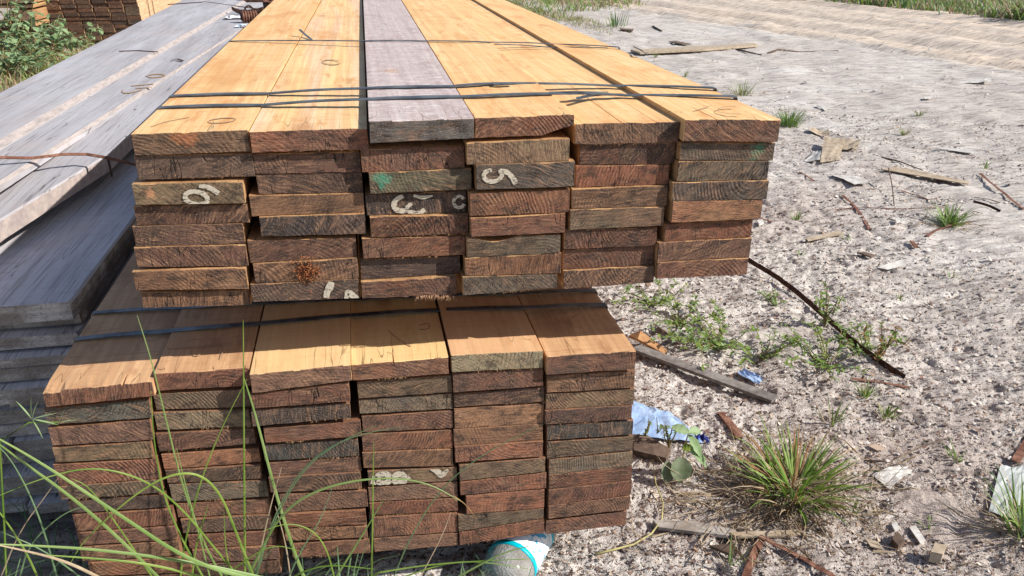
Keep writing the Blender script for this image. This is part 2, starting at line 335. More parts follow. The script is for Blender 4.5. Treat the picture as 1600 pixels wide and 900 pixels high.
def plank(name, c, y0, ln, parent, attrs, mods=None, n=12, farx=(0, 0), label=None, mats=None, kbend=0):
    seed = R.random() * 50
    ox = (c[0] + c[1]) / 2; oz = (c[4] + c[6]) / 2
    stations = [0, .0018, .05, .16, .5, 1.4, ln] if n > 6 else [0, .0018, .3, ln]
    V = []; N_ = None
    for k, s in enumerate(stations):
        yk = 0 if k < 2 else s
        o = outline(c, n, seed, mods, yk)
        if k == 0:
            cx = sum(p[0] for p in o) / len(o); cz = sum(p[1] for p in o) / len(o)
            o2 = []
            for (x, z) in o:
                ins = .0009 + .0009 * abs(vnoise(x * 90, z * 90 + seed))
                o2.append((x + (ins if x < cx else -ins), z + (ins if z < cz else -ins)))
            o = o2
        f = s / ln
        for (x, z) in o:
            fx = farx[0] + (farx[1] - farx[0]) * ((x - c[0]) / (c[1] - c[0]))
            dy = .0014 * vnoise(x * 40, z * 60 + seed) if k < 2 else 0
            V.append((x + fx * f - ox, s + dy, z - oz))
        N_ = len(o)
    Fc = []; mi = []
    # front face: strips between the top and bottom rows
    nb = (N_ - 2) // 2; n = nb - 1
    for i in range(n):
        Fc.append((i, i + 1, 2 * nb - 1 - i, 2 * nb - i)); mi.append(0)
    Fc.append((n, n + 1, n + 2)); mi.append(0)
    Fc.append((2 * nb, 2 * nb + 1, 0) if False else (0, 2 * nb, 2 * nb + 1)); mi.append(0)
    for k in range(len(stations) - 1):
        for i in range(N_):
            j = (i + 1) % N_
            Fc.append((k * N_ + i, (k + 1) * N_ + i, (k + 1) * N_ + j, k * N_ + j)); mi.append(1 if k or (i > nb and vnoise(i * .35, seed) > .12) else 0)
    b = (len(stations) - 1) * N_
    Fc.append(tuple(b + i for i in range(N_ - 1, -1, -1))); mi.append(0)
    o = mesh_obj(name, V, Fc, mats or [M['end'], M['face']], parent, mi, label=label)
    bm = bmesh.new(); bm.from_mesh(o.data); bmesh.ops.recalc_face_normals(bm, faces=bm.faces); bm.to_mesh(o.data); bm.free()
    pl = parent.location if parent else Vector((0, 0, 0))
    o.location = Vector((ox, y0, oz)) - pl
    for k, v in attrs.items(): o[k] = v
    return o
DK = [(.165, .090, .068), (.120, .082, .068), (.100, .068, .060), (.21, .110, .072), (.150, .098, .072), (.185, .090, .066)]
RED = [(.32, .13, .075), (.27, .11, .068), (.36, .185, .10)]
GRY = [(.115, .100, .090), (.145, .122, .100), (.090, .084, .082)]
TAN = [(.27, .19, .115), (.25, .19, .125)]
def attrs_for(kind, pile, top):
    r = R.random
    base = R.choice({'d': DK, 'r': RED, 'g': GRY, 't': TAN}[kind]); oth = R.choice(DK + RED if kind in 'dr' else GRY + DK + TAN)
    k = (.34 + .60 * r()) if pile == 'U' else (.45 + .7 * r()); base = tuple(b * k for b in base)
    a = dict(endcol=base, endcol2=tuple(x for x in oth), checks=R.choice([0., 0., .3, .8, 1.]), coarse=R.choice([.5, .8, 1.1, 1.3]), seed=(r() * 40, r() * 9, r() * 40), ringy=R.choice([.0, .0, .08, .15, .3]),
             pith=((r() - .5) * .35, 0., R.choice([-1, 1]) * (.02 + .12 * r())), rot=(0., R.choice([0, 0, .35, .6, -.35, .9, 1.5, -.7]) + .2 * (r() - .5), 0.),
             spot=(9., 0., 9.), spotr=.03, spoton=0., spotcol=(.5, .2, .1))
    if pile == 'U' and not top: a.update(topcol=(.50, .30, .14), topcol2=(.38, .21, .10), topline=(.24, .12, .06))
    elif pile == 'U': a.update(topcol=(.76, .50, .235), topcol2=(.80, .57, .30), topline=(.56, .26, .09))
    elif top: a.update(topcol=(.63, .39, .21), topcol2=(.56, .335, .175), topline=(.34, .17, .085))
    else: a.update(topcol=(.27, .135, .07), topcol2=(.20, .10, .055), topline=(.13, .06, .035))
    return a
D0 = 1.74
def build_pile(cols, prot, kinds, name, ln, special, tops, root, farx, pile):
    N_ = []
    for ci, col in enumerate(cols):
        L_ = []
        cyc = prot[ci]
        for li, qd in enumerate(col):
            pr = prot[ci][li]
            if pile == 'L': mean = sum(prot[ci]) / len(prot[ci]); pr = mean + (pr - mean) * (.8 if li < 3 else .45) - (6 if li and pr > prot[ci][li - 1] else 0)
            y = D0 - pr / 1000
            xl, xr, tl, tr, bl, br = qd
            # the side edges follow the pile's vertical: shift the lower corners to keep them upright
            A = atY(xl, tl, y); B = atY(xr, tr, y); Cc = atY(xl, bl, y); Dd = atY(xr, br, y)
            xL = (A.x + Cc.x) / 2; xR = (B.x + Dd.x) / 2
            L_.append([xL, xR, xL, xR, A.z, B.z, Cc.z, Dd.z, y])
        for a, b in zip(L_, L_[1:]):                       # no plank runs into the one above, none hangs a hair below it
            gp_ = .0045 if pile == 'U' else .0026
            if a[6] - b[4] < gp_: b[4] = a[6] - .0007
            if a[7] - b[5] < gp_: b[5] = a[7] - .0007
            b[4] = min(b[4], a[6] - .0007); b[5] = min(b[5], a[7] - .0007)
        N_.append(L_)
    for ca_, cb in zip(N_, N_[1:]):                          # nor into its neighbour
        for a in ca_:
            for b in cb:
                if min(a[4], b[4]) > max(a[6], b[6]) - .001 and a[1] > b[0] - .001:
                    m = (a[1] + b[0]) / 2; a[1] = a[3] = m - .0006; b[0] = b[2] = m + .0006
    out = {}
    for ci, L_ in enumerate(N_):
        for li, c in enumerate(L_):
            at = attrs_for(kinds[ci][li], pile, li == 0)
            sp = special.get((ci, li), {})
            if li == 0 and ci in tops: at.update(tops[ci])
            at.update(sp.get('at', {}))
            fx = farx.get(ci, (0, 0)) if li == 0 else (R.uniform(-.008, .008),) * 2
            if li: fx = (0, 0)
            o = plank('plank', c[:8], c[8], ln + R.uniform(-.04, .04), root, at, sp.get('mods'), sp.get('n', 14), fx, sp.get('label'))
            out[ci, li] = (o, c)
    return out
PU = [[10, 3, 15, 3, 5, 10, 18, 6], [15, 2, 0, 5, 14, 8, 14, 16], [36, 18, 22, 8, 20, 18, 5, 20], [32, 38, 42, 36, 40, 36, 36, 36],
      [32, 24, 26, 36, 40, 34, 26, 34], [56, 44, 46, 50, 50, 38, 42, 46]]
PL = [[25, 12, 20, 10, 22, 15, 5, 18, 8, 20, 28, 10], [5, -2, 8, 0, 6, 12, 0, 5, 2, 8, 5, 0], [45, 38, 30, 22, 8, 14, 12, 20, 15, 12, 8],
      [30, 18, 12, 20, 24, 18, 25, 8, 20, 12, 10], [32, 25, 15, 22, 26, 24, 20, 30, 18, 28, 12], [42, 25, 28, 24, 14, 24, 26, 28, 34, 22, 24]]
KU = ['ddgddddd', 'rdddgdrg', 'grggrrdr', 'rtgrdtrg', 'ddrrtdrd', 'rgtgrrdd']
KL = ['rgdtrtdrdrrd', 'rttdrdgddrdd', 'rrgrgdddrdd', 'rtgdrrtdrrd', 'trdrrrtrrtd', 'drtdgttdrdd']
def groove(u0, wd, dp): return lambda u: -dp * max(0, 1 - abs(u - u0) / wd)
SPU = {
    (0, 0): dict(at=dict(spot=(-.01, 0., .012), spotr=.045, spoton=.8, spotcol=(.50, .17, .07), ringy=.8, pith=(-.13, 0., -.10), endcol=(.20, .12, .07)), label='top left plank with orange sprayed patch on its sawn end'),
    (0, 2): dict(at=dict(spot=(-.075, 0., .004), spotr=.022, spoton=.9, spotcol=(.60, .28, .14), endcol=(.105, .08, .045)), label='plank end painted with a pale looped numeral'),
    (2, 0): dict(at=dict(endcol=(.115, .105, .098), endcol2=(.15, .14, .13)), label='grey weathered plank among the yellow ones on top'),
    (2, 2): dict(at=dict(spot=(-.083, 0., .004), spotr=.036, spoton=1., spotcol=(.05, .32, .20), endcol=(.13, .125, .075)), label='plank end with a green paint patch at its left corner'),
    (2, 3): dict(label='dark plank end with pale painted squiggle and ring'),
    (3, 0): dict(n=24, mods=dict(bot=lambda u: .020 * max(0, (u - .70) / .30) ** .7 if u > .70 else 0, fade=lambda y: max(0, 1 - y / .12)), label='top plank with its lower right corner broken away'),
    (3, 2): dict(label='plank end with torn edge and pale painted numeral'),
    (3, 5): dict(n=24, mods=dict(top=lambda u: -.014 * max(0, math.sin(math.pi * min(1, max(0, (u - .06) / .46)))) if u < .55 else 0, fade=lambda y: max(0, 1 - y / .5)), label='plank end with a hollow scooped from its top edge'),
    (4, 0): dict(n=14, mods=dict(us=[0.4340, 0.44, 0.4460, 0.7660, 0.77, 0.7740], top=lambda u: groove(.44, .006, .022)(u) + groove(.77, .004, .012)(u), fade=lambda y: max(0, 1 - y / .2)), label='top plank split by a crack at its sawn end'),
    (5, 0): dict(n=14, mods=dict(us=[0.3220, 0.33, 0.3380], top=groove(.33, .008, .02), fade=lambda y: max(0, 1 - y / .06))),
    (5, 1): dict(at=dict(spot=(.075, 0., 0.), spotr=.055, spoton=1., spotcol=(.035, .22, .12), endcol=(.075, .072, .055)), label='dark plank end with green and orange paint at its right corner'),
    (1, 6): dict(at=dict(ringy=.3)), (1, 7): dict(label='grey plank end with white paint splashes at its right side'),
    (5, 4): dict(n=14), (2, 7): dict(label='plank with splintered fibres hanging from its lower edge', n=30, mods=dict(bot=lambda u: .0035 * vnoise(u * 60, 2) * (u > .4)))}
SPL = {
    (0, 0): dict(n=20, mods=dict(us=[0.7150, 0.73, 0.7450], top=lambda u: groove(.73, .015, .014)(u) - .006 * (u < .2) - .003 * abs(vnoise(u * 20, 1)), fade=lambda y: max(0, 1 - y / .03)), at=dict(endcol=(.27, .10, .055)), label='top left plank with a chipped reddish edge'),
    (2, 0): dict(at=dict(endcol=(.30, .17, .11), endcol2=(.20, .10, .075), ringy=.1, topcol=(.74, .50, .25), topcol2=(.76, .53, .28), topline=(.62, .38, .18)), label='clean sawn pinkish plank end on the top row'),
    (3, 6): dict(label='plank end with pale blotches of paint'), (3, 0): dict(at=dict(endcol=(.24, .105, .06), topcol=(.75, .52, .26), topcol2=(.75, .52, .25), topline=(.62, .38, .16)), n=14, mods=dict(us=[0.4230, 0.43, 0.4370], top=groove(.43, .007, .014), fade=lambda y: max(0, 1 - y / .06))),
    (4, 0): dict(at=dict(endcol=(.30, .24, .145), endcol2=(.22, .2, .14), ringy=.5, topcol=(.64, .40, .22), topline=(.5, .27, .14))),
    (5, 4): dict(at=dict(endcol=(.05, .052, .05), endcol2=(.08, .08, .075), rot=(0., 1.5, 0.))), (2, 4): dict(at=dict(endcol=(.05, .05, .048), endcol2=(.08, .08, .075), rot=(0., 1.5, 0.))),
    (0, 1): dict(at=dict(endcol=(.12, .12, .10), endcol2=(.08, .08, .07), ringy=.9))}
TOPU = {1: dict(topcol=(.77, .56, .27), topcol2=(.72, .53, .36)), 2: dict(topcol=(.47, .38, .36), topcol2=(.54, .46, .44), topline=(.33, .24, .22), figure=.55),
        0: dict(topcol=(.75, .48, .22)), 5: dict(topcol=(.76, .48, .22), topline=(.56, .26, .09))}
zU = atY(212, 300, D0).z
su = thing('timber_stack', 'upper strapped bundle of yellow brown sawn planks, eight planks high and six wide', 'timber stack', (.25, D0, atY(700, 462, D0).z), 'strapped plank bundles')
sl = thing('timber_stack', 'lower strapped bundle of reddish brown planks carrying the other bundle behind the tall grass', 'timber stack', (0, D0, 0), 'strapped plank bundles')
LNU = 6.2
sh = .075 * LNU / 3.5
PLK = build_pile(U, PU, KU, 'timber_stack', LNU, SPU, TOPU, su, {0: (0, .045 * LNU / 3.5), 1: (.049 * LNU / 3.5, .047 * LNU / 3.5), 2: (.051 * LNU / 3.5, .045 * LNU / 3.5), 3: (.048 * LNU / 3.5, .05 * LNU / 3.5), 4: (.053 * LNU / 3.5, .03 * LNU / 3.5), 5: (.033 * LNU / 3.5, 0)}, 'U')
PLL = build_pile(L, PL, KL, 'timber_stack', 6.2, SPL, {}, sl, {}, 'L')
def box_part(name, x0, x1, y0, y1, z0, z1, mat, parent, jit=.003):
    V = []
    for x in (x0, x1):
        for y in (y0, y1):
            for z in (z0, z1): V.append((x + R.uniform(-jit, jit), y + R.uniform(-jit, jit), z + R.uniform(-jit, jit) * .3))
    Fc = [(0, 1, 3, 2), (4, 6, 7, 5), (0, 4, 5, 1), (2, 3, 7, 6), (0, 2, 6, 4), (1, 5, 7, 3)]
    pl = parent.location if parent else Vector()
    cx = Vector(((x0 + x1) / 2, (y0 + y1) / 2, (z0 + z1) / 2))
    o = mesh_obj(name, [Vector(v) - cx for v in V], Fc, mat, parent, loc=cx - pl)
    return o
zub = min(min(c[6], c[7]) for (o, c) in PLK.values()); zlt = max(max(PLL[i, 0][1][4], PLL[i, 0][1][5]) for i in range(6))
zlb = min(min(c[6], c[7]) for (ij, (o, c)) in PLL.items() if ij[1] >= 10 or ij[0] > 1)
for y in (2.75, 4.6, 7.0):
    box_part('bearer', -.40, .62, y, y + .1, zlt + .002, zub - .003, M['bearer'], su)
    box_part('bearer', -.60, .62, y - .3, y - .2, -.02, min(c[6] for (o, c) in PLL.values()) - .002, M['bearer'], sl)

# painted marks, pencil marks: thin flat strokes lying on the wood
def stroke(name, pts, wds, place, mat, parent, off, clip=None):
    """pts in photo pixels; place(px,py)->Vector; ribbon of the given pixel widths, clipped to a box (z range)"""
    P = [Vector(p) for p in pts]; V = []; Fc = []; wds = list(wds)
    for _ in range(2):
        if len(P) > 2:
            A = [P[0]]; B = [wds[0]]
            for i in range(len(P) - 1):
                A += [P[i].lerp(P[i + 1], .25), P[i].lerp(P[i + 1], .75)]; B += [wds[i] * .75 + wds[i + 1] * .25, wds[i] * .25 + wds[i + 1] * .75]
            P = A + [P[-1]]; wds = B + [wds[-1]]
    # resample
    Q = []; W = []
    for i in range(len(P) - 1):
        n = max(1, int((P[i + 1] - P[i]).length / 3))
        for k in range(n): Q.append(P[i].lerp(P[i + 1], k / n)); W.append(wds[i] + (wds[i + 1] - wds[i]) * k / n)
    Q.append(P[-1]); W.append(wds[-1])
    for i, q in enumerate(Q):
        t = (Q[min(i + 1, len(Q) - 1)] - Q[max(i - 1, 0)]).normalized(); nrm = Vector((-t.y, t.x))
        wd = W[i] / 2 * (1 + .25 * mnoise(Vector((q.x * .4, q.y * .4, 2))))
        for s in (-1, -.33, .33, 1):
            v = place(*(q + nrm * wd * s)) + off
            if clip: v.z = max(clip(v.x)[0], min(clip(v.x)[1], v.z))
            V.append(v)
    for i in range(len(Q) - 1):
        for k in range(3): Fc.append((4 * i + k, 4 * i + k + 1, 4 * i + 5 + k, 4 * i + 4 + k))
    o = mesh_obj(name, [v - parent.location - (parent.parent.location if parent.parent else Vector()) for v in V], Fc, mat, parent)
    return o
def paint_on(pile, ci, li, pts, wds, mat=None):
    o, c = pile[ci, li]; y = c[8]
    def clip(x):
        u = (x - c[0]) / (c[1] - c[0]); return (c[6] + (c[7] - c[6]) * u + .0015, c[4] + (c[5] - c[4]) * u - .0015)
    stroke('paint_mark', pts, wds, lambda a, b: atY(a, b, y), mat or M['paint'], o, Vector((0, -.0022, 0)), clip)
def arc(cx, cy, rx, ry, a0, a1, n=12, tilt=0):
    r = []
    for i in range(n + 1):
        a = math.radians(a0 + (a1 - a0) * i / n); x = rx * math.cos(a); y = ry * math.sin(a); t = math.radians(tilt)
        r.append((cx + x * math.cos(t) - y * math.sin(t), cy + x * math.sin(t) + y * math.cos(t)))
    return r
a = arc(307, 309, 18, 10, 0, 360, 18, 10); paint_on(PLK, 0, 2, a, [7.5] * len(a))
paint_on(PLK, 0, 2, [(311, 290), (324, 291), (335, 297), (342, 302)], [5, 8, 8, 7])
paint_on(PLK, 2, 3, [(630, 306), (618, 311), (614, 322), (622, 329), (634, 329), (637, 321), (644, 318)], [6, 8, 8, 8, 7, 6, 5])
paint_on(PLK, 2, 3, [(636, 329), (650, 333), (658, 331), (664, 327)], [7, 6, 7, 8]); paint_on(PLK, 2, 3, [(646, 305), (660, 309), (676, 305)], [4, 6, 3])
a = arc(717, 315, 8.5, 9, 20, 330, 12); paint_on(PLK, 2, 3, a, [5] * len(a))
paint_on(PLK, 3, 2, [(768, 265), (757, 268), (755, 277), (764, 284), (778, 282), (786, 272), (780, 266), (792, 268), (801, 277), (806, 287)], [6, 7, 7, 7, 6, 7, 7, 8, 9, 8])
paint_on(PLK, 1, 7, [(518, 440), (516, 447), (511, 455), (510, 465)], [9, 13, 10, 9]); paint_on(PLK, 1, 7, [(541, 466), (543, 454), (549, 460), (560, 466)], [7, 8, 12, 5])
a = arc(599, 747, 10, 8, 0, 360, 14); paint_on(PLL, 3, 6, a, [9] * len(a)); a = arc(624, 747, 9, 7, 0, 360, 14); paint_on(PLL, 3, 6, a, [9] * len(a))
paint_on(PLL, 3, 6, [(583, 756), (586, 743)], [8, 8]); paint_on(PLL, 3, 6, [(636, 745), (641, 748)], [8, 3]); paint_on(PLL, 3, 6, [(673, 731), (684, 736), (690, 743), (700, 733)], [5, 11, 9, 4])
def top_z(pile, ci): c = pile[ci, 0][1]; return (c[4] + c[5]) / 2
def pencil(pile, ci, pts, wd=1.6):
    wd *= .7
    o, c = pile[ci, 0]
    stroke('crayon_mark', pts, [wd] * len(pts), lambda a, b: atZ(a, b, max(c[4], c[5]) + .0012), M['pencil'], o, Vector())
pencil(PLK, 0, [(236, 198), (255, 191), (280, 186), (296, 183)]); pencil(PLK, 0, arc(347, 188, 22, 3.6, 0, 350, 18, -5), 1.5)
pencil(PLK, 1, arc(518, 97, 14, 3.6, 0, 330, 16, 3), 1.5); pencil(PLK, 5, [(1085, 173), (1100, 168), (1112, 165)], 1.3); pencil(PLK, 5, [(1150, 166), (1128, 167), (1118, 173), (1135, 178), (1158, 178)], 1.5)
pencil(PLL, 1, [(296, 541), (300, 555), (313, 556), (324, 536)], 2); pencil(PLL, 1, [(330, 538), (341, 534), (349, 546), (345, 560)], 2); pencil(PLL, 1, [(262, 545), (320, 541), (392, 531)], 1.2)
pencil(PLL, 3, [(606, 516), (625, 532), (642, 541)], 2); pencil(PLL, 3, [(655, 508), (672, 504), (671, 514), (655, 515)], 2); pencil(PLL, 5, [(868, 497), (880, 505), (905, 490)], 1.6)

# ------------------------------------------------------------------ steel straps round the bundles
def ribbon(name, pts, wv, mat, parent=None, th=.0012, **k):
    """flat band through world points pts, wv = its half-width vector(s)"""
    V = []; Fc = []; n = len(pts); P0 = parent.location if parent else Vector(pts[0])
    for i, p in enumerate(pts):
        p = Vector(p); t = (Vector(pts[min(i + 1, n - 1)]) - Vector(pts[max(i - 1, 0)])).normalized()
        w_ = Vector(wv[i] if isinstance(wv, list) else wv); nn = t.cross(w_).normalized() * th
        V += [p - w_ - nn - P0, p + w_ - nn - P0, p + w_ + nn - P0, p - w_ + nn - P0]
    for i in range(n - 1):
        for a_, b_ in ((0, 1), (1, 2), (2, 3), (3, 0)): Fc.append((4 * i + a_, 4 * i + b_, 4 * i + 4 + b_, 4 * i + 4 + a_))
    Fc += [(3, 2, 1, 0), (4 * n - 4, 4 * n - 3, 4 * n - 2, 4 * n - 1)]
    return mesh_obj(name, V, Fc, mat, parent, loc=None if parent else P0, **k)
def strap_over(pts, zs, half, zbot, parent, side=True, lift=.003, edges=None):
    edges = edges or (PLK[0, 0][1][0] - .001, PLK[5, 0][1][1] + .001)
    P = [atZ(a, b, z + lift) for (a, b), z in zip(pts, zs)]
    xr = edges[1]; xl = edges[0]
    for p in P: p.x = max(xl, min(xr, p.x))
    if side: P[0].x = xl; P[-1].x = xr
    Q = []
    if side: Q += [Vector((P[0].x - .002, P[0].y, zbot)), Vector((P[0].x - .002, P[0].y, P[0].z - .004))]
    for i in range(len(P) - 1):
        n = 6
        for k in range(n):
            v = P[i].lerp(P[i + 1], k / n); v.z += .0022 * math.sin(math.pi * k / n); v.y += .002 * vnoise(v.x * 9, 1); Q.append(v)
    Q.append(P[-1])
    if side: Q += [Vector((P[-1].x + .002, P[-1].y, P[-1].z - .004)), Vector((P[-1].x + .002, P[-1].y, zbot))]
    return ribbon('strap', Q, Vector((0, half, 0)), M['steel'], parent)
ZU = [top_z(PLK, i) for i in range(6)]; ZL = [top_z(PLL, i) for i in range(6)]
zx = lambda zz, i: max(zz[i], zz[min(i + 1, 5)])
strap_over([(268, 150), (418, 146), (571, 138), (705, 135), (790, 130), (958, 134), (1125, 137)], [ZU[0], zx(ZU, 0), zx(ZU, 1), zx(ZU, 2), ZU[3], zx(ZU, 4), ZU[5]], .0112, zub, su)
strap_over([(252, 168), (410, 164), (573, 155), (722, 151), (880, 146), (975, 149), (1142, 151)], [ZU[0], zx(ZU, 0), zx(ZU, 1), zx(ZU, 2), zx(ZU, 3), zx(ZU, 4), ZU[5]], .0112, zub, su)
strap_over([(456, 62), (567, 64), (660, 64), (770, 66), (868, 69), (990, 73)], [ZU[0], zx(ZU, 1), zx(ZU, 2), ZU[3], zx(ZU, 4), ZU[5]], .007, zub, su, side=True)
strap_over([(772, 69), (860, 74), (950, 75)], [ZU[3], ZU[4], ZU[5]], .005, zub, su, side=False)
P = [atZ(487, 62, ZU[1] + .004), atZ(478, 55, ZU[1] + .012), atZ(468, 46, ZU[1] + .03)]; ribbon('strap_tail', P, Vector((.003, .007, 0)), M['steel'], su)
P = [atZ(990, 73, ZU[5] + .006), atZ(1003, 79, ZU[5] + .02), atZ(1012, 86, ZU[5] - .0)]; ribbon('strap_tail', P, Vector((.0, .005, .002)), M['steel'], su)
P = [atZ(975, 148, ZU[4] + .007), atZ(940, 147.5, ZU[4] + .012), atZ(918, 150, ZU[4] + .018), atZ(901, 154, ZU[4] + .020)]; ribbon('strap_tail', P, Vector((0, .0075, .001)), M['steel'], su, th=.0008)
P = [atZ(858, 144, ZU[3] + .004), atZ(900, 143, ZU[3] + .005), atZ(950, 144, ZU[4] + .005)]; ribbon('strap_tail', P, Vector((0, .003, .0)), M['steel'], su, th=.0008)
P = [atZ(770, 132, ZU[3] + .006), atZ(785, 131, ZU[3] + .008), atZ(800, 131, ZU[3] + .006)]; ribbon('strap_clip', P, Vector((0, .010, .0)), M['steel'], su, th=.0015)
strap_over([(128, 529), (256, 518), (410, 505), (558, 492), (695, 484), (830, 480), (968, 474)], [ZL[0], zx(ZL, 0), zx(ZL, 1), zx(ZL, 2), zx(ZL, 3), zx(ZL, 4), ZL[5]], .010, .12, sl, edges=(PLL[0, 0][1][0] - .001, PLL[5, 0][1][1] + .001))
strap_over([(158, 488), (282, 481), (425, 473), (558, 467), (690, 462), (810, 458), (945, 452)], [ZL[0], zx(ZL, 0), zx(ZL, 1), zx(ZL, 2), zx(ZL, 3), zx(ZL, 4), ZL[5]], .009, .12, sl, edges=(PLL[0, 0][1][0] - .001, PLL[5, 0][1][1] + .001))

# splinters and saw fluff on two ends
def fluff(name, cxy, spread, n, ci, li, cols, parent, ln=.012, down=False):
    o, c = PLK[ci, li]; V = []; Fc = []
    for i in range(n):
        p = atY(R.gauss(cxy[0], spread[0]), R.gauss(cxy[1], spread[1]), c[8] - .002) if not down else atY(R.uniform(cxy[0] - spread[0], cxy[0] + spread[0]), cxy[1] + R.uniform(-2, 1) - .02 * 0, c[8] - .001)
        d = Vector((R.gauss(0, 1), -abs(R.gauss(0, .7)), R.gauss(0, 1))).normalized() if not down else Vector((R.gauss(-.2, .5), -.25, -1)).normalized()
        l = ln * R.uniform(.4, 1.2); s = d.cross(Vector((0, 1, .3))).normalized() * .0009
        k = len(V); V += [p - s, p + s, p + d * l * .6 + s + Vector((0, -.002, 0)), p + d * l]; Fc.append((k, k + 1, k + 2, k + 3))
    base = o.location + o.parent.location
    mesh_obj(name, [v - base for v in V], Fc, cols, o, kind='stuff')
fluff('saw_fluff', (480, 423), (9, 9), 260, 1, 6, plain('red_fibre', (.20, .06, .025), (.36, .15, .06), 90, .9, 0), su)
fluff('splinters', (680, 463), (30, 1), 90, 2, 7, plain('splinter', (.42, .25, .14), (.24, .12, .07), 90, .9, 0), su, .014, True)
fluff('splinters', (478, 416), (70, 1), 40, 1, 5, plain('splinter_b', (.35, .18, .09), None, 90, .9, 0), su, .006, True)

# torn fibres along the sawn edges of many ends
M['fibre'] = plain('torn_fibre', (.46, .27, .14), (.26, .14, .08), 90, .9, 0)
for pile in (PLK, PLL):
    for (ci, li), (o, c) in pile.items():
        if R.random() > .45: continue
        V = []; Fc = []; n = R.randint(15, 60); u0 = R.random() * .6; u1 = u0 + R.uniform(.2, .9); top_ = R.random() < .35
        for i in range(n):
            u = min(.99, R.uniform(u0, u1)); x = c[0] + (c[1] - c[0]) * u; z = (c[4] + (c[5] - c[4]) * u) if top_ else (c[6] + (c[7] - c[6]) * u)
            p = Vector((x, c[8], z)) - Vector(((c[0] + c[1]) / 2, c[8], (c[4] + c[6]) / 2)); d = Vector((R.gauss(0, .8), -.5, R.gauss(0, .5) + (.2 if top_ else -.3))).normalized(); s = d.cross(Vector((0, 1, .3))).normalized() * R.uniform(.0003, .0008); l = R.uniform(.002, .007)
            k = len(V); V += [p - s, p + s, p + d * l]; Fc.append((k, k + 1, k + 2))
        mesh_obj('splinters', V, Fc, M['fibre'], o, kind='stuff')
# ------------------------------------------------------------------ stack of weathered grey slabs on the left
def grey_wood(name='weathered_grey_wood', lift=1.):
    g = N(name); P = g.vec('ADD', g.obj(), g.attr('seed', 'Vector'))
    a = g.noise(g.map(P, (9, .9, 9)), 1, 4, .6); b = g.noise(g.map(P, (120, 3, 60)), 1, 4, .65); d = g.noise(g.map(P, (6, 26, 6)), 1, 3, .6)
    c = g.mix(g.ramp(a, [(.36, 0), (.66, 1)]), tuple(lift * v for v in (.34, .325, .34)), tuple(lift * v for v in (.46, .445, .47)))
    c = g.mix(g.ramp(b, [(.36, .6), (.5, 0)]), c, (.24, .22, .23)); c = g.mix(g.ramp(d, [(.55, 0), (.8, .45)]), c, (.30, .27, .26))
    c = g.mix(g.ramp(g.noise(P, 3, 3), [(.55, 0), (.75, .35)]), c, (.48, .38, .33))
    ck = g.math('ABSOLUTE', g.math('SUBTRACT', g.noise(g.map(P, (16, .55, 9)), 1, 3, .5), .5)); ck = g.math('MULTIPLY', g.ramp(ck, [(.0, 1), (.006, 0)]), g.ramp(g.noise(P, 2.5, 2), [(.45, 0), (.55, .9)])); c = g.mix(ck, c, (.06, .05, .05))
    g.col(c); g.rough(.7); g.bump(g.math('ADD', b, g.math('MULTIPLY', d, .5)), .5, .003); return g.m
def wane_wood():
    g = N('peeled_pink_edge'); P = g.obj()
    b = g.noise(g.map(P, (30, 12, 60)), 1, 5, .7)
    g.col(g.mix(g.ramp(b, [(.35, 0), (.6, 1)]), (.27, .24, .23), (.41, .355, .335))); g.rough(.85); g.bump(b, .9, .008); return g.m
M['slabside'] = plain('rough_slab_side', (.42, .35, .32), (.30, .25, .24), 30, .9, .8)
M['grey'] = grey_wood(); M['wane'] = wane_wood()
def slab_end():
    g = N('weathered_slab_end'); P = g.vec('ADD', g.obj(), g.attr('seed', 'Vector')); a = g.noise(g.map(P, (7, 7, 60)), 1, 5, .7); b = g.noise(P, 9, 3, .6); d = g.noise(P, 160, 3, .7)
    c = g.mix(g.ramp(a, [(.4, 0), (.6, 1)]), (.34, .31, .30), (.58, .56, .55)); c = g.mix(g.ramp(b, [(.42, .75), (.6, 0)]), c, (.20, .17, .155)); c = g.mix(g.ramp(d, [(.35, .5), (.5, 0)]), c, (.10, .08, .07))
    g.col(c); g.rough(.9); g.bump(g.math('ADD', a, d), 1., .006); return g.m
M['greyend'] = slab_end()
gs = thing('timber_stack', 'stack of wide weathered grey slabs left of the yellow planks', 'timber stack', (-1.2, 2.0, 0))
def slab(st, thick, cham, name='slab', mats=None, label=None):
    """st: (y, xl, xr, ztop) stations; cham = (width, drop) of the peeled right edge"""
    V = []; Fc = []; mi = []
    for (y, xl, xr, z) in st:
        k = .003 * vnoise(y * 2.3, xr)
        V += [Vector((xl, y, z - thick)), Vector((xr + k, y, z - thick)), Vector((xr + k, y, z - cham[1])), Vector((xr - cham[0] + 2 * k, y, z)), Vector(((xl + xr) / 2, y, z + .002 * vnoise(y, 3))), Vector((xl, y, z))]
    for i in range(len(st) - 1):
        for j in range(6):
            k = (j + 1) % 6; Fc.append((6 * i + j, 6 * i + k, 6 * i + 6 + k, 6 * i + 6 + j)); mi.append(2 if j == 2 else (1 if j == 1 else 0))
    Fc += [(5, 4, 3, 2, 1, 0), tuple(6 * (len(st) - 1) + j for j in range(6))]; mi += [3, 3]
    c = V[0].copy(); o = mesh_obj(name, [v - c for v in V], Fc, mats or [M['grey'], M['grey'], M['wane'], M['greyend']], gs, mi, loc=c - gs.location, label=label)
    o['seed'] = (R.random() * 20, R.random() * 20, R.random() * 20); return o
def edge_x(p, q, z, ys):
    a = atZ(*p, z); b = atZ(*q, z)
    return [a.x + (b.x - a.x) * (y - a.y) / (b.y - a.y) for y in ys]
YS = [1.7, 2.4, 3.2, 4.2, 5.5, 7.5, 10.5]
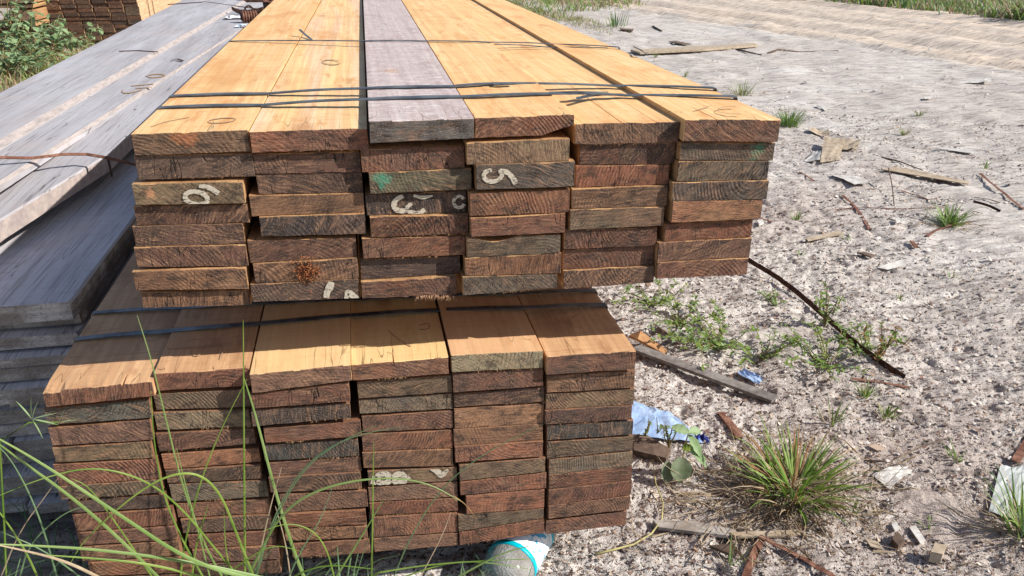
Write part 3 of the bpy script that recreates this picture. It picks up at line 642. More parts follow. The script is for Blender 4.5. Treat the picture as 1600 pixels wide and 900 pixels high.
e0 = edge_x((0, 145), (285, 0), .985, YS); e1 = edge_x((0, 186), (285, 22), .985, YS); e2 = edge_x((6, 228), (352, 22), .975, YS)
e3 = edge_x((0, 286), (374, 48), .965, YS)
slab([(y, a, b, .985) for y, a, b in zip(YS, e0, e1)], .05, (.004, .003), mats=[M['grey']] * 3 + [M['greyend']])
slab([(y, a + .003, b, .990) for y, a, b in zip(YS, e1, e2)], .055, (.026, .020))
slab([(y, a + .003, b, .968) for y, a, b in zip(YS, e2, e3)], .03, (.007, .012))
p1 = atZ(0, 343, .90); p2 = atZ(167, 243, .925); p3 = atZ(213, 200, .94)
s3 = [(1.7, e3[0] - .06, p1.x + (p1.x - p2.x) * .5, .885), (p1.y, edge_x((0, 286), (374, 48), .965, [p1.y])[0] - .06, p1.x, .90), (p2.y, edge_x((0, 286), (374, 48), .965, [p2.y])[0] - .04, p2.x, .927),
      (p3.y, edge_x((0, 286), (374, 48), .965, [p3.y])[0] + .003, p3.x + .0, .942), (4.6, edge_x((0, 286), (374, 48), .965, [4.6])[0] + .003, -.86, .957), (10.5, e3[-1] + .003, -.78, .957)]
slab(s3, .062, (.004, .006), mats=[M['grey'], M['slabside'], M['grey'], M['greyend']])
# the long slab below, lying in the shade, and the rough layers under it
M['shadegrey'] = grey_wood('shade_lifted_grey_wood', 1.5)  # brighter copy of the grey wood; lifts the shaded slabs by colour
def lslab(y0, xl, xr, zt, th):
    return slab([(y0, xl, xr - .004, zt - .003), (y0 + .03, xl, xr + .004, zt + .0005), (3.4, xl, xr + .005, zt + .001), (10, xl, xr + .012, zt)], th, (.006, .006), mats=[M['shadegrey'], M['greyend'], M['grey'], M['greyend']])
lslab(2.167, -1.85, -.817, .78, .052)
z = .722
for i in range(15):
    th = R.uniform(.043, .055)
    if z - th < .06: break
    xm = -1.18 + R.uniform(-.12, .12)
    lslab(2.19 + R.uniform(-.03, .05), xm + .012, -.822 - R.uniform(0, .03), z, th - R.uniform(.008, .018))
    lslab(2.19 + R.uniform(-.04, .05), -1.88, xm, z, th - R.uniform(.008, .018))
    z -= th
for y in (2.6, 4.8, 7.6): box_part('bearer', -1.7, -.90, y, y + .1, -.02, z, M['bearer'], gs)
for y in (3.4, 4.6, 7.5): box_part('bearer', -1.7, -1.15, y, y + .07, .784, .870 if y < 4 else .890, M['bearer'], gs)
Pp = [atZ(a, b, z) for a, b, z in ((-60, 246, .999), (0, 246, .998), (50, 247, .985), (100, 241, .977), (135, 241, .968), (165, 246, .962), (190, 252, .93), (214, 258, .89))]
ribbon('strap', Pp, Vector((0, .006, .003)), M['rust'], gs)
a = atZ(167, 247, .953); ribbon('strap', [a + Vector((.003, 0, .003)), a + Vector((.004, 0, -.03)), a + Vector((.004, 0, -.07))], Vector((0, .008, 0)), M['rustd'], gs)  # dark upright strip on the slab's side, below the rusty band
Pp = [atZ(a, b, .99) for a, b in ((262, 7), (320, 3), (352, 7), (395, 13), (430, 17))]; ribbon('strap', Pp, Vector((0, .008, .003)), M['rustd'], gs)
Pp = [atZ(a, b, .993) for a, b in ((186, 80), (215, 79), (247, 81))]; ribbon('strap', Pp, Vector((0, .006, .001)), M['rustd'], gs)  # thin dark ribbon drawn in for the cross-cut seam of the slab
def on_grey(pts, z, wd):
    stroke('crayon_mark', pts, [wd] * len(pts), lambda a, b: atZ(a, b, z), M['pencil'], gs, Vector())
on_grey([(192, 140), (190, 145), (205, 145), (222, 140)], .971, 1.2); on_grey([(228, 118), (236, 122), (262, 118), (250, 115), (232, 117)], .971, 1.2); on_grey([(205, 134), (240, 131)], .971, 1.); on_grey([(212, 138), (238, 136)], .971, 1.)
# ------------------------------------------------------------------ clutter lying at the far end of the grey slabs
M['white'] = plain('white_plastic', (.72, .72, .72), (.58, .58, .60), 30, .5, .4)
M['blue'] = plain('light_blue_film', (.26, .38, .60), (.36, .47, .68), 20, .5, .6)
M['navy'] = plain('navy_plastic', (.02, .04, .22), (.05, .08, .35), 60, .4, .5)
def lathe(name, prof, axis_o, axis_d, mat, parent=None, seg=20, smooth=True):
    d = Vector(axis_d).normalized(); u = d.orthogonal().normalized(); v = d.cross(u); V = []; Fc = []
    for (t, r) in prof:
        for k in range(seg):
            a_ = 2 * math.pi * k / seg; V.append(d * t + (u * math.cos(a_) + v * math.sin(a_)) * r)
    for i in range(len(prof) - 1):
        for k in range(seg): Fc.append((i * seg + k, i * seg + (k + 1) % seg, (i + 1) * seg + (k + 1) % seg, (i + 1) * seg + k))
    Fc += [tuple(range(seg))[::-1], tuple((len(prof) - 1) * seg + k for k in range(seg))]
    o = mesh_obj(name, V, Fc, mat, parent, loc=Vector(axis_o) - (parent.location if parent else Vector()), smooth=smooth)
    return o
p = atZ(392, 36, .965)
t = thing('rusty_coil', 'short rusty ribbed coil lying on the grey slabs next to the yellow planks', 'coil', p)
pr = []
for k in range(6): pr += [(k * .022, .038), (k * .022 + .006, .052), (k * .022 + .014, .052), (k * .022 + .02, .038)]
lathe('coil', pr, p + Vector((-.07, 0, .052)), (1, .25, 0), M['rust'], t); lathe('core', [(0, .03), (.15, .03)], p + Vector((-.08, -.003, .052)), (1, .25, 0), M['rustd'], t)
p = atZ(425, 20, .965)
t = thing('rusty_can', 'rusty brown tin can standing behind the coil', 'can', p)
lathe('can_wall', [(0, .075), (.10, .078), (.102, .066), (.03, .064)], p, (0, 0, 1), M['rustd'], t); lathe('rim', [(.099, .083), (.112, .083), (.112, .068), (.100, .066)], p, (0, 0, 1), M['rust'], t)
lathe('contents', [(.06, .05), (.12, .03), (.135, .01)], p + Vector((.015, 0, 0)), (0, 0, 1), M['rustd'], t)
p = atZ(378, 22, .970)
t = thing('load_binder', 'black iron clamp with a curved hook lying on the grey slabs', 'clamp', p)
Pp = [p + Vector(v) for v in ((-.09, .05, .05), (-.06, .02, .035), (-.01, -.01, .02), (.06, -.01, .018), (.15, -.02, .03), (.21, -.03, .045))]
ribbon('lever', Pp, Vector((0, .012, .014)), M['rustd'], t, th=.012)
Pp = [p + Vector((.07 + .038 * math.cos(x), 0, .03 + .045 * math.sin(x))) for x in np.linspace(-.3, 3.5, 9)]
ribbon('hook', Pp, Vector((0, .012, 0)), M['rustd'], t, th=.008)
p = atZ(405, 22, .965); t2 = lathe('knob', [(0, .02), (.02, .035), (.05, .02), (.06, .005)], p, (.3, -.2, 1), M['steel'], t)
p = atZ(398, 2, .975); box = thing('dark_block', 'dark flat block with a pale top on the far slabs', 'block', p)
box_part('block', p.x - .16, p.x + .16, p.y - .05, p.y + .12, p.z, p.z + .05, M['rustd'], box); box_part('lid', p.x - .14, p.x - .02, p.y - .04, p.y + .08, p.z + .051, p.z + .058, M['white'], box)
def crumple(name, cx, sx, sy, hz, mat, nx_=9, ny_=7, seed=1, label='', cat='', rot=0, sharp=3.):
    V = []; Fc = []
    for i in range(nx_):
        for j in range(ny_):
            u = i / (nx_ - 1) - .5; v = j / (ny_ - 1) - .5
            rr = 1 + .25 * mnoise(Vector((u * 3, v * 3, seed)))
            x = u * sx * rr; y = v * sy * rr
            zz = hz * (.5 + .9 * mnoise(Vector((u * sharp * 2, v * sharp * 2, seed + 5)))) * (1 - .5 * (abs(u) + abs(v)))
            V.append((x * math.cos(rot) - y * math.sin(rot), x * math.sin(rot) + y * math.cos(rot), max(.001, zz)))
    for i in range(nx_ - 1):
        for j in range(ny_ - 1): Fc.append((i * ny_ + j, (i + 1) * ny_ + j, (i + 1) * ny_ + j + 1, i * ny_ + j + 1))
    o = mesh_obj(name, V, Fc, mat, loc=cx, smooth=False); tag(o, label, cat)
    md = o.modifiers.new('thickness', 'SOLIDIFY'); md.thickness = .001
    return o
crumple('plastic_scrap', atZ(371, 30, .966), .22, .13, .05, M['white'], seed=2, label='crumpled white plastic scrap beside the rusty coil', cat='scrap')
crumple('torn_packet', atZ(381, 43, .968), .13, .07, .05, [plain('white_blue_packet', (.75, .77, .8), (.2, .45, .75), 14, .4, .2)], seed=9, label='small white and blue torn packet below the rusty coil', cat='packet')
for (a_, b_, nm) in ((302, 73, 'lower'), (275, 94, 'upper')):
    pass
ribbon('bark_chip', [atZ(268, 94, .975), atZ(277, 92, .979), atZ(286, 95, .975)], Vector((.004, .012, 0)), M['rustd'], gs)
# ------------------------------------------------------------------ more timber far behind on the left
fs = thing('timber_stack', 'far stack of dark plank ends with a sunlit yellow side, behind the leafy weeds', 'timber stack', (-4, 14, 0))
base_me = None
def simple_plank(parent, x0, x1, y0, y1, z0, z1, at):
    V = [Vector((x, y, z)) for x in (x0, x1) for y in (y0, y1) for z in (z0, z1)]
    V = [v + Vector((R.uniform(-.004, .004), 0, R.uniform(-.001, .001))) for v in V]
    Fc = [(0, 1, 3, 2), (4, 6, 7, 5), (0, 4, 5, 1), (2, 3, 7, 6), (0, 2, 6, 4), (1, 5, 7, 3)]
    c = Vector(((x0 + x1) / 2, y0, (z0 + z1) / 2))
    o = mesh_obj('plank', [v - c for v in V], Fc, [M['end'], M['face']], parent, [1, 1, 0, 1, 1, 1], loc=c - parent.location)
    for k, v in at.items(): o[k] = v
    return o
YF = 14.0; xa = atY(52, 40, YF).x; xb = atY(218, 20, YF).x; nc = 7; wc = (xb - xa) / nc; zb_ = atY(150, 64, YF).z
for c_ in range(nc):
    z = zb_ + .02 * c_ * 0
    for r_ in range(17):
        th = R.uniform(.055, .066); x0 = xa + c_ * wc + R.uniform(0, .02) + .012 * (8 - r_) * .5
        at = attrs_for(R.choice('dddrdg'), 'U', False); at['endcol'] = tuple(v * .55 for v in at['endcol']); at['endcol2'] = tuple(v * .5 for v in at['endcol2']); at['ringy'] = .1  # end colours darkened: the shade on the far ends is in the colour
        at.update(topcol=(.62, .42, .25), topcol2=(.56, .37, .22), topline=(.4, .24, .13))
        simple_plank(fs, x0, x0 + wc - .018, YF + (8 - r_) * .006 + R.uniform(-.012, .012), YF + 7, z, z + th - .002, at); z += th
for y in (YF + .3, YF + 3, YF + 5.2): box_part('bearer', xa, xb, y, y + .12, zb_ - .12, zb_ - .002, M['bearer'], fs)
box_part('bearer', xa + .1, xb - .05, YF + .35, YF + .5, 0, zb_ - .13, M['bearer'], fs); box_part('bearer', xa + .1, xb - .05, YF + 5, YF + 5.2, 0, zb_ - .13, M['bearer'], fs)
for px in (227, 233): 
    x = xb + .012; y = YF + (px - 216) * .055
    ribbon('strap', [Vector((x, y, zb_ - .01)), Vector((x + .004, y, zb_ + .4)), Vector((x, y, zb_ + .85))], Vector((0, .012, 0)), M['rustd'], fs)
bs = thing('timber_stack', 'far stack of thick tan beams at the upper left corner', 'timber stack', (-6, 13.5, 0))
for (x0p, x1p, y0p, y1p) in ((0, 16, 40, 32), (-40, 50, 6, -4), (-40, 49, 14, 7), (17, 51, 33, 16), (-30, 48, -6, -16), (20, 54, 42, 35)):
    A = atY(x0p, y0p, 13.4); B = atY(x1p, y1p, 13.4)
    at = attrs_for('t', 'U', False); at['endcol'] = (.24, .16, .10); at['endcol2'] = (.17, .11, .075)
    o = simple_plank(bs, A.x, B.x, 13.4 + R.uniform(-.03, .03), 16, A.z + .002, B.z, at); o.name = 'beam'
A = atY(40, 42, 13.4); box_part('bearer', A.x - 1.2, A.x, 13.8, 13.95, 0, A.z - .002, M['bearer'], bs)
# ------------------------------------------------------------------ debris on the ground
def gp(a, b, l=0.): p = G(a, b); p.z += l; return p
def chip(name, label, cat, pts, th, mat, lift=.0, lifts=None, group=None, seg=0):
    """flat scrap with the outline seen in the photo, its real thickness, lying on the soil"""
    B = [gp(a, b) for a, b in pts]; zb = sum(p.z for p in B) / len(B)
    c = sum(B, Vector()) / len(B); V = []
    for i, p in enumerate(B):
        l = (lifts[i] if lifts else 0) + lift; V.append(Vector((p.x, p.y, p.z * .4 + zb * .6 + .004 + .0025 * min(6, p.y) + l)) - c)
    n = len(V); V = V + [v + Vector((0, 0, th)) for v in V]
    Fc = [tuple(range(n))[::-1], tuple(range(n, 2 * n))] + [(i, (i + 1) % n, n + (i + 1) % n, n + i) for i in range(n)]
    o = mesh_obj(name, V, Fc, mat, loc=c); tag(o, label, cat, group)
    bm = bmesh.new(); bm.from_mesh(o.data); bmesh.ops.triangulate(bm, faces=[f for f in bm.faces if len(f.verts) > 4]); bmesh.ops.recalc_face_normals(bm, faces=bm.faces); bm.to_mesh(o.data); bm.free()
    return o
def gstrap(label, pts, half, mat, lifts=None, upright=False, th=.0012, name='steel_strap', cat='strap', group=None):
    Q = []; L_ = lifts or [.006] * len(pts); P = [Vector((*p, l)) for p, l in zip(pts, L_)]
    for _ in range(2):
        if len(P) > 2:
            A = [P[0]]
            for i in range(len(P) - 1): A += [P[i].lerp(P[i + 1], .25), P[i].lerp(P[i + 1], .75)]
            P = A + [P[-1]]
    for i in range(len(P) - 1):
        for k in range(3): Q.append(P[i].lerp(P[i + 1], k / 3))
    Q.append(P[-1]); W = [gp(q.x, q.y, q.z) for q in Q]; wv = []
    z0 = sum(w.z - q.z for w, q in zip(W, Q)) / len(W)
    for w, q in zip(W, Q): w.z = z0 * .8 + (w.z - q.z) * .2 + q.z + .002
    for i in range(len(W)):
        t = (W[min(i + 1, len(W) - 1)] - W[max(i - 1, 0)]); t.z = 0; t.normalize(); s = Vector((-t.y, t.x, 0))
        wv.append((Vector((0, 0, half)) + s * half * .35) if upright else s * half + Vector((0, 0, half * .12 * math.sin(i * .3))))
    o = ribbon(name, W, wv, mat, None, th); tag(o, label, cat, group); return o
M['oldwood'] = plain('grey_old_wood', (.24, .20, .17), (.36, .33, .30), 18, .9, .6)
M['tanwood'] = plain('tan_wood_scrap', (.44, .36, .27), (.30, .23, .16), 22, .9, .5)
M['orangew'] = plain('orange_wood_scrap', (.50, .28, .13), (.34, .17, .08), 22, .9, .5)
M['darkwood'] = plain('dark_wood_scrap', (.09, .06, .045), (.17, .12, .09), 22, .9, .5)
M['paper'] = plain('dirty_white_paper', (.58, .56, .53), (.40, .37, .34), 25, .8, .4)
M['plate'] = plain('grey_film', (.40, .42, .40), (.50, .52, .50), 9, .35, .5)
gstrap('long dark strap standing on edge, curving from under the upper bundle to the weeds', [(1120, 400), (1172, 423), (1222, 447), (1275, 488), (1320, 528), (1360, 562), (1412, 596)], .012, M['rustd'], [.10, .055, .03, .018, .016, .016, .014], True)
gstrap('short flat rusty strap below the end of the long dark one', [(1330, 597), (1375, 603), (1420, 611)], .007, M['rust'])
chip('batten', 'dark grey batten lying beside the lower bundle, longest board on the soil', 'batten', [(985, 552), (1000, 546), (1214, 630), (1204, 638)], .014, plain('dark_batten', (.13, .11, .10), (.26, .24, .22), 18, .9, .6), .004)
chip('wood_scrap', 'orange brown scrap by the corner of the lower bundle above the batten', 'wood scrap', [(982, 528), (1000, 530), (1042, 552), (1036, 557), (996, 540)], .012, M['orangew'], 0, [.0, .03, 0, 0, .02])
chip('wood_scrap', 'thin grey stick right above the long batten', 'wood scrap', [(1020, 510), (1036, 514), (1070, 538), (1062, 538)], .008, M['oldwood'])
chip('wood_scrap', 'dark block under the blue sheet next to the bundle', 'wood scrap', [(990, 688), (1010, 690), (1048, 712), (1040, 726), (990, 712)], .02, M['darkwood'])
def sheet(name, label, cat, quad, nx_, ny_, lift, mat, wav=.008):
    a_, b_, c_, d_ = [Vector(q) for q in quad]; V = []; Fc = []; c0 = gp(*((a_ + b_ + c_ + d_) / 4))
    for i in range(nx_):
        for j in range(ny_):
            u = i / (nx_ - 1); v = j / (ny_ - 1); q = a_.lerp(b_, u).lerp(d_.lerp(c_, u), v)
            p = gp(q.x, q.y); p.z = .4 * p.z + .6 * c0.z + .012 + lift(u, v) + wav * mnoise(Vector((u * 7, v * 6, 3)))
            V.append(p - c0)
    for i in range(nx_ - 1):
        for j in range(ny_ - 1): Fc.append((i * ny_ + j, (i + 1) * ny_ + j, (i + 1) * ny_ + j + 1, i * ny_ + j + 1))
    o = mesh_obj(name, V, Fc, mat, loc=c0); tag(o, label, cat); md = o.modifiers.new('thickness', 'SOLIDIFY'); md.thickness = .0015; return o
sheet('blue_sheet', 'crinkled light blue sheet lying by the right side of the lower bundle', 'sheet', [(950, 682), (1098, 698), (1048, 655), (965, 628)], 22, 14, lambda u, v: .012 * math.sin(v * 2.5), M['blue'], .007)
crumple('plastic_scrap', gp(1093, 690, .004), .055, .04, .045, M['navy'], seed=4, label='tiny crumpled navy blue scrap at the tip of the blue sheet', cat='scrap')
crumple('plastic_scrap', gp(1172, 594, .004), .06, .10, .03, M['blue'], seed=6, label='pale blue scrap among the weeds behind the batten', cat='scrap', rot=.4)
chip('wood_scrap', 'reddish strip left of the big grass tuft', 'wood scrap', [(1120, 652), (1132, 652), (1162, 688), (1150, 690)], .004, M['rust'])
gstrap('rusty strap running out of the bottom edge, left half of the bent pair', [(1192, 840), (1178, 868), (1160, 915)], .011, M['rust'], [.012, .01, .008])
gstrap('rusty strap running to the lower right from the bend, right half of the pair', [(1186, 842), (1235, 866), (1290, 893), (1330, 920)], .008, M['rust'], [.018, .014, .01, .008])
chip('wood_scrap', 'weathered brown board piece below the dry grass', 'wood scrap', [(1020, 812), (1090, 815), (1150, 828), (1140, 836), (1085, 832), (1030, 822)], .012, M['oldwood'])
chip('wood_scrap', 'thin pale batten piece behind the bent rusty straps', 'wood scrap', [(1140, 832), (1240, 834), (1262, 842), (1150, 842)], .008, M['tanwood'])
chip('wood_scrap', 'dark curled bark piece right of the yellow vine', 'wood scrap', [(1108, 855), (1140, 858), (1148, 872), (1130, 868)], .01, M['darkwood'], 0, [.0, .02, .0, .01])
sheet('paper_scrap', 'crumpled white sheet right of the big grass tuft', 'paper', [(1362, 742), (1416, 722), (1436, 728), (1390, 764)], 10, 7, lambda u, v: .01 * math.sin(u * 5), M['paper'], .012)
sheet('plastic_film', 'pale grey film lying at the right edge above the corner grass', 'film', [(1545, 800), (1562, 730), (1625, 728), (1590, 815)], 10, 8, lambda u, v: 0, M['plate'], .006)
gstrap('rusty strap end at the right edge touching the grey film', [(1586, 724), (1600, 700), (1625, 665)], .014, M['rust'])
o = chip('wood_block', 'split upright wood block at the lower right', 'wood block', [(1450, 880), (1468, 884), (1474, 870), (1456, 866)], .038, M['tanwood'])
chip('wood_scrap', 'dark hollow chip left of the upright wood block', 'wood scrap', [(1392, 848), (1400, 838), (1412, 852), (1402, 860)], .02, M['darkwood'])
chip('paper_scrap', 'narrow pale chip above the upright wood block', 'paper', [(1420, 826), (1430, 822), (1446, 846), (1438, 852)], .004, M['paper'])
chip('paper_scrap', 'small pale oval chip left of the narrow one', 'paper', [(1392, 820), (1400, 818), (1406, 828), (1398, 832)], .004, M['paper'])
chip('wood_scrap', 'tan leaf shaped chip at the lower right of the tuft', 'wood scrap', [(1352, 842), (1372, 848), (1378, 860), (1360, 855)], .004, M['tanwood'])
sheet('cardboard_scrap', 'folded brown cardboard scrap, topmost of the cluster beyond the right corner', 'cardboard', [(1264, 210), (1296, 218), (1294, 208), (1268, 204)], 6, 5, lambda u, v: .05 * abs(u - .5), M['tanwood'], .01)
sheet('cardboard_scrap', 'upright tan cardboard flap in the middle of the cluster', 'cardboard', [(1281, 257), (1312, 256), (1316, 228), (1286, 224)], 6, 5, lambda u, v: .05 * v, M['tanwood'], .008)
sheet('cardboard_scrap', 'wide tan scrap at the right of the cardboard cluster', 'cardboard', [(1300, 232), (1338, 238), (1344, 224), (1308, 216)], 6, 5, lambda u, v: .02 * u, M['tanwood'], .02)
sheet('paper_scrap', 'grey white scrap at the lower left of the cardboard cluster', 'paper', [(1256, 252), (1280, 256), (1282, 240), (1268, 238)], 6, 5, lambda u, v: .03 * u, M['paper'], .012)
sheet('paper_scrap', 'white triangular scrap below the cardboard cluster', 'paper', [(1298, 278), (1334, 295), (1358, 292), (1340, 280)], 7, 5, lambda u, v: .012 * u, M['paper'], .01)
chip('batten', 'thin weathered strip right of the white triangular scrap', 'batten', [(1376, 268), (1400, 266), (1515, 286), (1512, 291)], .006, M['tanwood'])
chip('paper_scrap', 'long white strip far right beyond the thin weathered batten', 'paper', [(1462, 233), (1475, 232), (1522, 239), (1518, 243)], .004, M['paper'])
chip('paper_scrap', 'white torn strip in the middle of the bare soil', 'paper', [(1370, 421), (1400, 413), (1417, 412), (1412, 418), (1385, 423)], .004, M['paper'], 0, [0, .01, .02, 0, 0])
sheet('paper_scrap', 'white scrap far away near the sandy track', 'paper', [(1495, 130), (1548, 130), (1545, 125), (1515, 125)], 6, 4, lambda u, v: .03 * u, M['paper'], .02)
chip('paper_scrap', 'small white scrap just beyond the green tuft', 'paper', [(1276, 164), (1282, 164), (1294, 171), (1288, 172)], .006, M['paper'])
chip('paper_scrap', 'tiny white bit between far tufts', 'paper', [(1443, 155), (1455, 155), (1455, 157), (1444, 158)], .006, M['paper'])
chip('paper_scrap', 'tiny white lump next to the bundle right side', 'paper', [(1181, 353), (1190, 351), (1193, 356), (1185, 359)], .012, M['paper'])
chip('paper_scrap', 'tiny white lump beside the right grass tuft', 'paper', [(1396, 351), (1403, 350), (1405, 354), (1399, 356)], .01, M['paper'])
gstrap('short curved rusty strap on the soil, crossing the long thin one', [(1316, 307), (1334, 322), (1346, 340), (1358, 360)], .010, M['rust'])
gstrap('long thin rusty strap lying flat, pointing at the right grass tuft', [(1296, 331), (1340, 325), (1400, 329), (1475, 325)], .004, M['rust'])
gstrap('short rusty strap above the long thin one', [(1408, 297), (1430, 303), (1452, 312)], .006, M['rust'])
gstrap('rusty strap leaving the right edge of the photo', [(1530, 274), (1552, 289), (1575, 307), (1612, 338)], .010, M['rust'], [.02, .012, .008, .006])
gstrap('small rusty strap nearest the cardboard cluster', [(1249, 271), (1260, 277), (1272, 285)], .007, M['rust'])
gstrap('dark strap right of the right grass tuft', [(1520, 318), (1545, 328), (1562, 334)], .008, M['rustd'], [.01, .02, .01], True)
gstrap('dark thin strap above the other right of the grass tuft', [(1522, 309), (1545, 313), (1562, 318)], .006, M['rustd'], [.006, .012, .006])
gstrap('rusty strap under the right grass tuft', [(1448, 372), (1462, 362), (1490, 354), (1518, 350)], .009, M['rust'])
gstrap('rusty strap by the right side of the upper bundle', [(1176, 343), (1190, 345), (1205, 351)], .010, M['rust'])
chip('wood_scrap', 'dark chip on bare soil above the white torn strip', 'wood scrap', [(1338, 400), (1350, 399), (1368, 403), (1360, 406)], .008, M['darkwood'])
chip('wood_scrap', 'small reddish chip near the middle of the soil', 'wood scrap', [(1420, 381), (1426, 382), (1434, 390), (1428, 391)], .008, M['rust'])
chip('wood_scrap', 'faint brown strip below the curved rusty strap', 'wood scrap', [(1258, 376), (1310, 366), (1318, 370), (1262, 381)], .004, M['tanwood'])
def twig(label, pts, r, mat=None, lifts=None):
    W = [gp(a, b, (lifts[i] if lifts else .008)) for i, (a, b) in enumerate(pts)]; V = []; Fc = []; P0 = W[0]
    for i, p in enumerate(W):
        t = (W[min(i + 1, len(W) - 1)] - W[max(i - 1, 0)]).normalized(); s = t.cross(Vector((0, 0, 1))).normalized(); q = s.cross(t); rr = r * (1 - .6 * i / len(W))
        for k in range(5): a_ = k * 2 * math.pi / 5; V.append(p - P0 + (s * math.cos(a_) + q * math.sin(a_)) * rr)
    for i in range(len(W) - 1):
        for k in range(5): Fc.append((5 * i + k, 5 * i + (k + 1) % 5, 5 * i + 5 + (k + 1) % 5, 5 * i + 5 + k))
    Fc += [(4, 3, 2, 1, 0), tuple(5 * (len(W) - 1) + k for k in range(5))]
    o = mesh_obj('twig', V, Fc, mat or M['darkwood'], loc=P0, smooth=True); tag(o, label, 'twig'); return o
twig('thin bent twig right of the cardboard cluster', [(1370, 242), (1385, 250), (1405, 256), (1442, 266)], .008)
twig('crooked twig beyond the far pale batten', [(1200, 85), (1215, 79), (1250, 78), (1310, 80)], .018)
twig('straight dark twig near the far pale batten', [(1150, 80), (1190, 87)], .015)
twig('thin twig standing in the middle of the soil', [(1384, 286), (1392, 300), (1397, 322)], .005, M['darkwood'], [.09, .05, .0])
twig('long dry stalk lying across the lower right soil', [(1350, 720), (1395, 718), (1440, 700), (1480, 690)], .003)
twig('yellow green vine stem curling on the soil by the bundle corner', [(930, 868), (955, 862), (990, 850), (1018, 832), (1034, 810), (1036, 785), (1024, 760), (1018, 735)], .0042, M['vine'], [.01, .012, .016, .01, .018, .02, .03, .06])
chip('batten', 'long pale board beyond the right side of the yellow planks', 'batten', [(985, 83), (1178, 72), (1184, 75), (1100, 83), (1000, 87)], .03, M['tanwood'], 0)
chip('wood_scrap', 'dark chip beyond the pale board', 'wood scrap', [(1045, 66), (1056, 65), (1080, 70), (1066, 71)], .012, M['darkwood'])
chip('wood_scrap', 'dark chip far away beside the dry grass', 'wood scrap', [(968, 48), (990, 49), (988, 51), (970, 50)], .02, M['darkwood'])
twig('short dark twig far away beyond the pale board', [(1020, 43), (1034, 49)], .02)
# ------------------------------------------------------------------ bottle
def bottle_mat():
    g = N('dirty_clear_plastic'); P = g.obj(); n = g.noise(P, 90, 3, .7); n2 = g.noise(P, 12, 3)
    g.col(g.mix(g.ramp(n2, [(.4, 0), (.6, 1)]), (.45, .40, .36), (.66, .62, .58)))
    g.put(g.b.inputs['Transmission Weight'], .55); g.b.inputs['IOR'].default_value = 1.3; g.rough(g.ramp(n, [(.4, .18), (.6, .5)])); g.b.inputs['Specular IOR Level'].default_value = .5
    g.bump(g.ramp(n, [(.45, 0), (.65, 1)]), .7, .003); return g.m
bt = gp(800, 900); bt.z = gz(bt.x, bt.y)
r_ = .073
p0 = Vector((atZ(795, 893, .075).x, atZ(795, 893, .075).y, .062 + bt.z)); ax = Vector((.55, .83, .0)).normalized(); p0 = p0 + Vector((-.035, -.03, 0))
t = thing('plastic_bottle', 'large clear plastic bottle with white and turquoise label lying under the lower bundle', 'bottle', p0)
lathe('bottle_body', [(0, .018), (.004, .034), (.012, .050), (.024, .062), (.042, .070), (.07, r_), (.10, r_), (.105, r_ - .002), (.24, r_ - .002), (.245, r_), (.27, r_), (.32, .05), (.35, .026), (.37, .016)], p0, ax, bottle_mat(), t, 40)
def label_mat():
    g = N('printed_label'); P = g.obj(); n = g.noise(P, 22, 2, .4, 1.); a_ = g.ramp(n, [(.50, 0), (.53, 1), (.56, 1), (.59, 0)])
    c = g.mix(a_, (.80, .82, .84), (.40, .62, .75)); c = g.mix(g.ramp(g.noise(P, 30, 1), [(.62, 0), (.64, 1)]), c, (.05, .35, .65)); g.col(c); g.rough(.35); return g.m
lathe('label', [(.088, r_ - .001), (.089, r_ + .0015), (.235, r_ + .0015), (.236, r_ - .001)], p0, ax, label_mat(), t, 40)
lathe('label_band', [(.0872, r_), (.0875, r_ + .0025), (.103, r_ + .0025), (.1035, r_)], p0, ax, plain('turquoise_print', (.0, .42, .52), None, 10, .35, 0), t, 40)
lathe('label_band', [(.2265, r_), (.227, r_ + .0025), (.238, r_ + .0025), (.2385, r_)], p0, ax, bpy.data.materials['turquoise_print'], t, 40)
lathe('cap', [(.355, .02), (.356, .022), (.378, .022), (.38, .018)], p0, ax, M['blue'], t, 20)
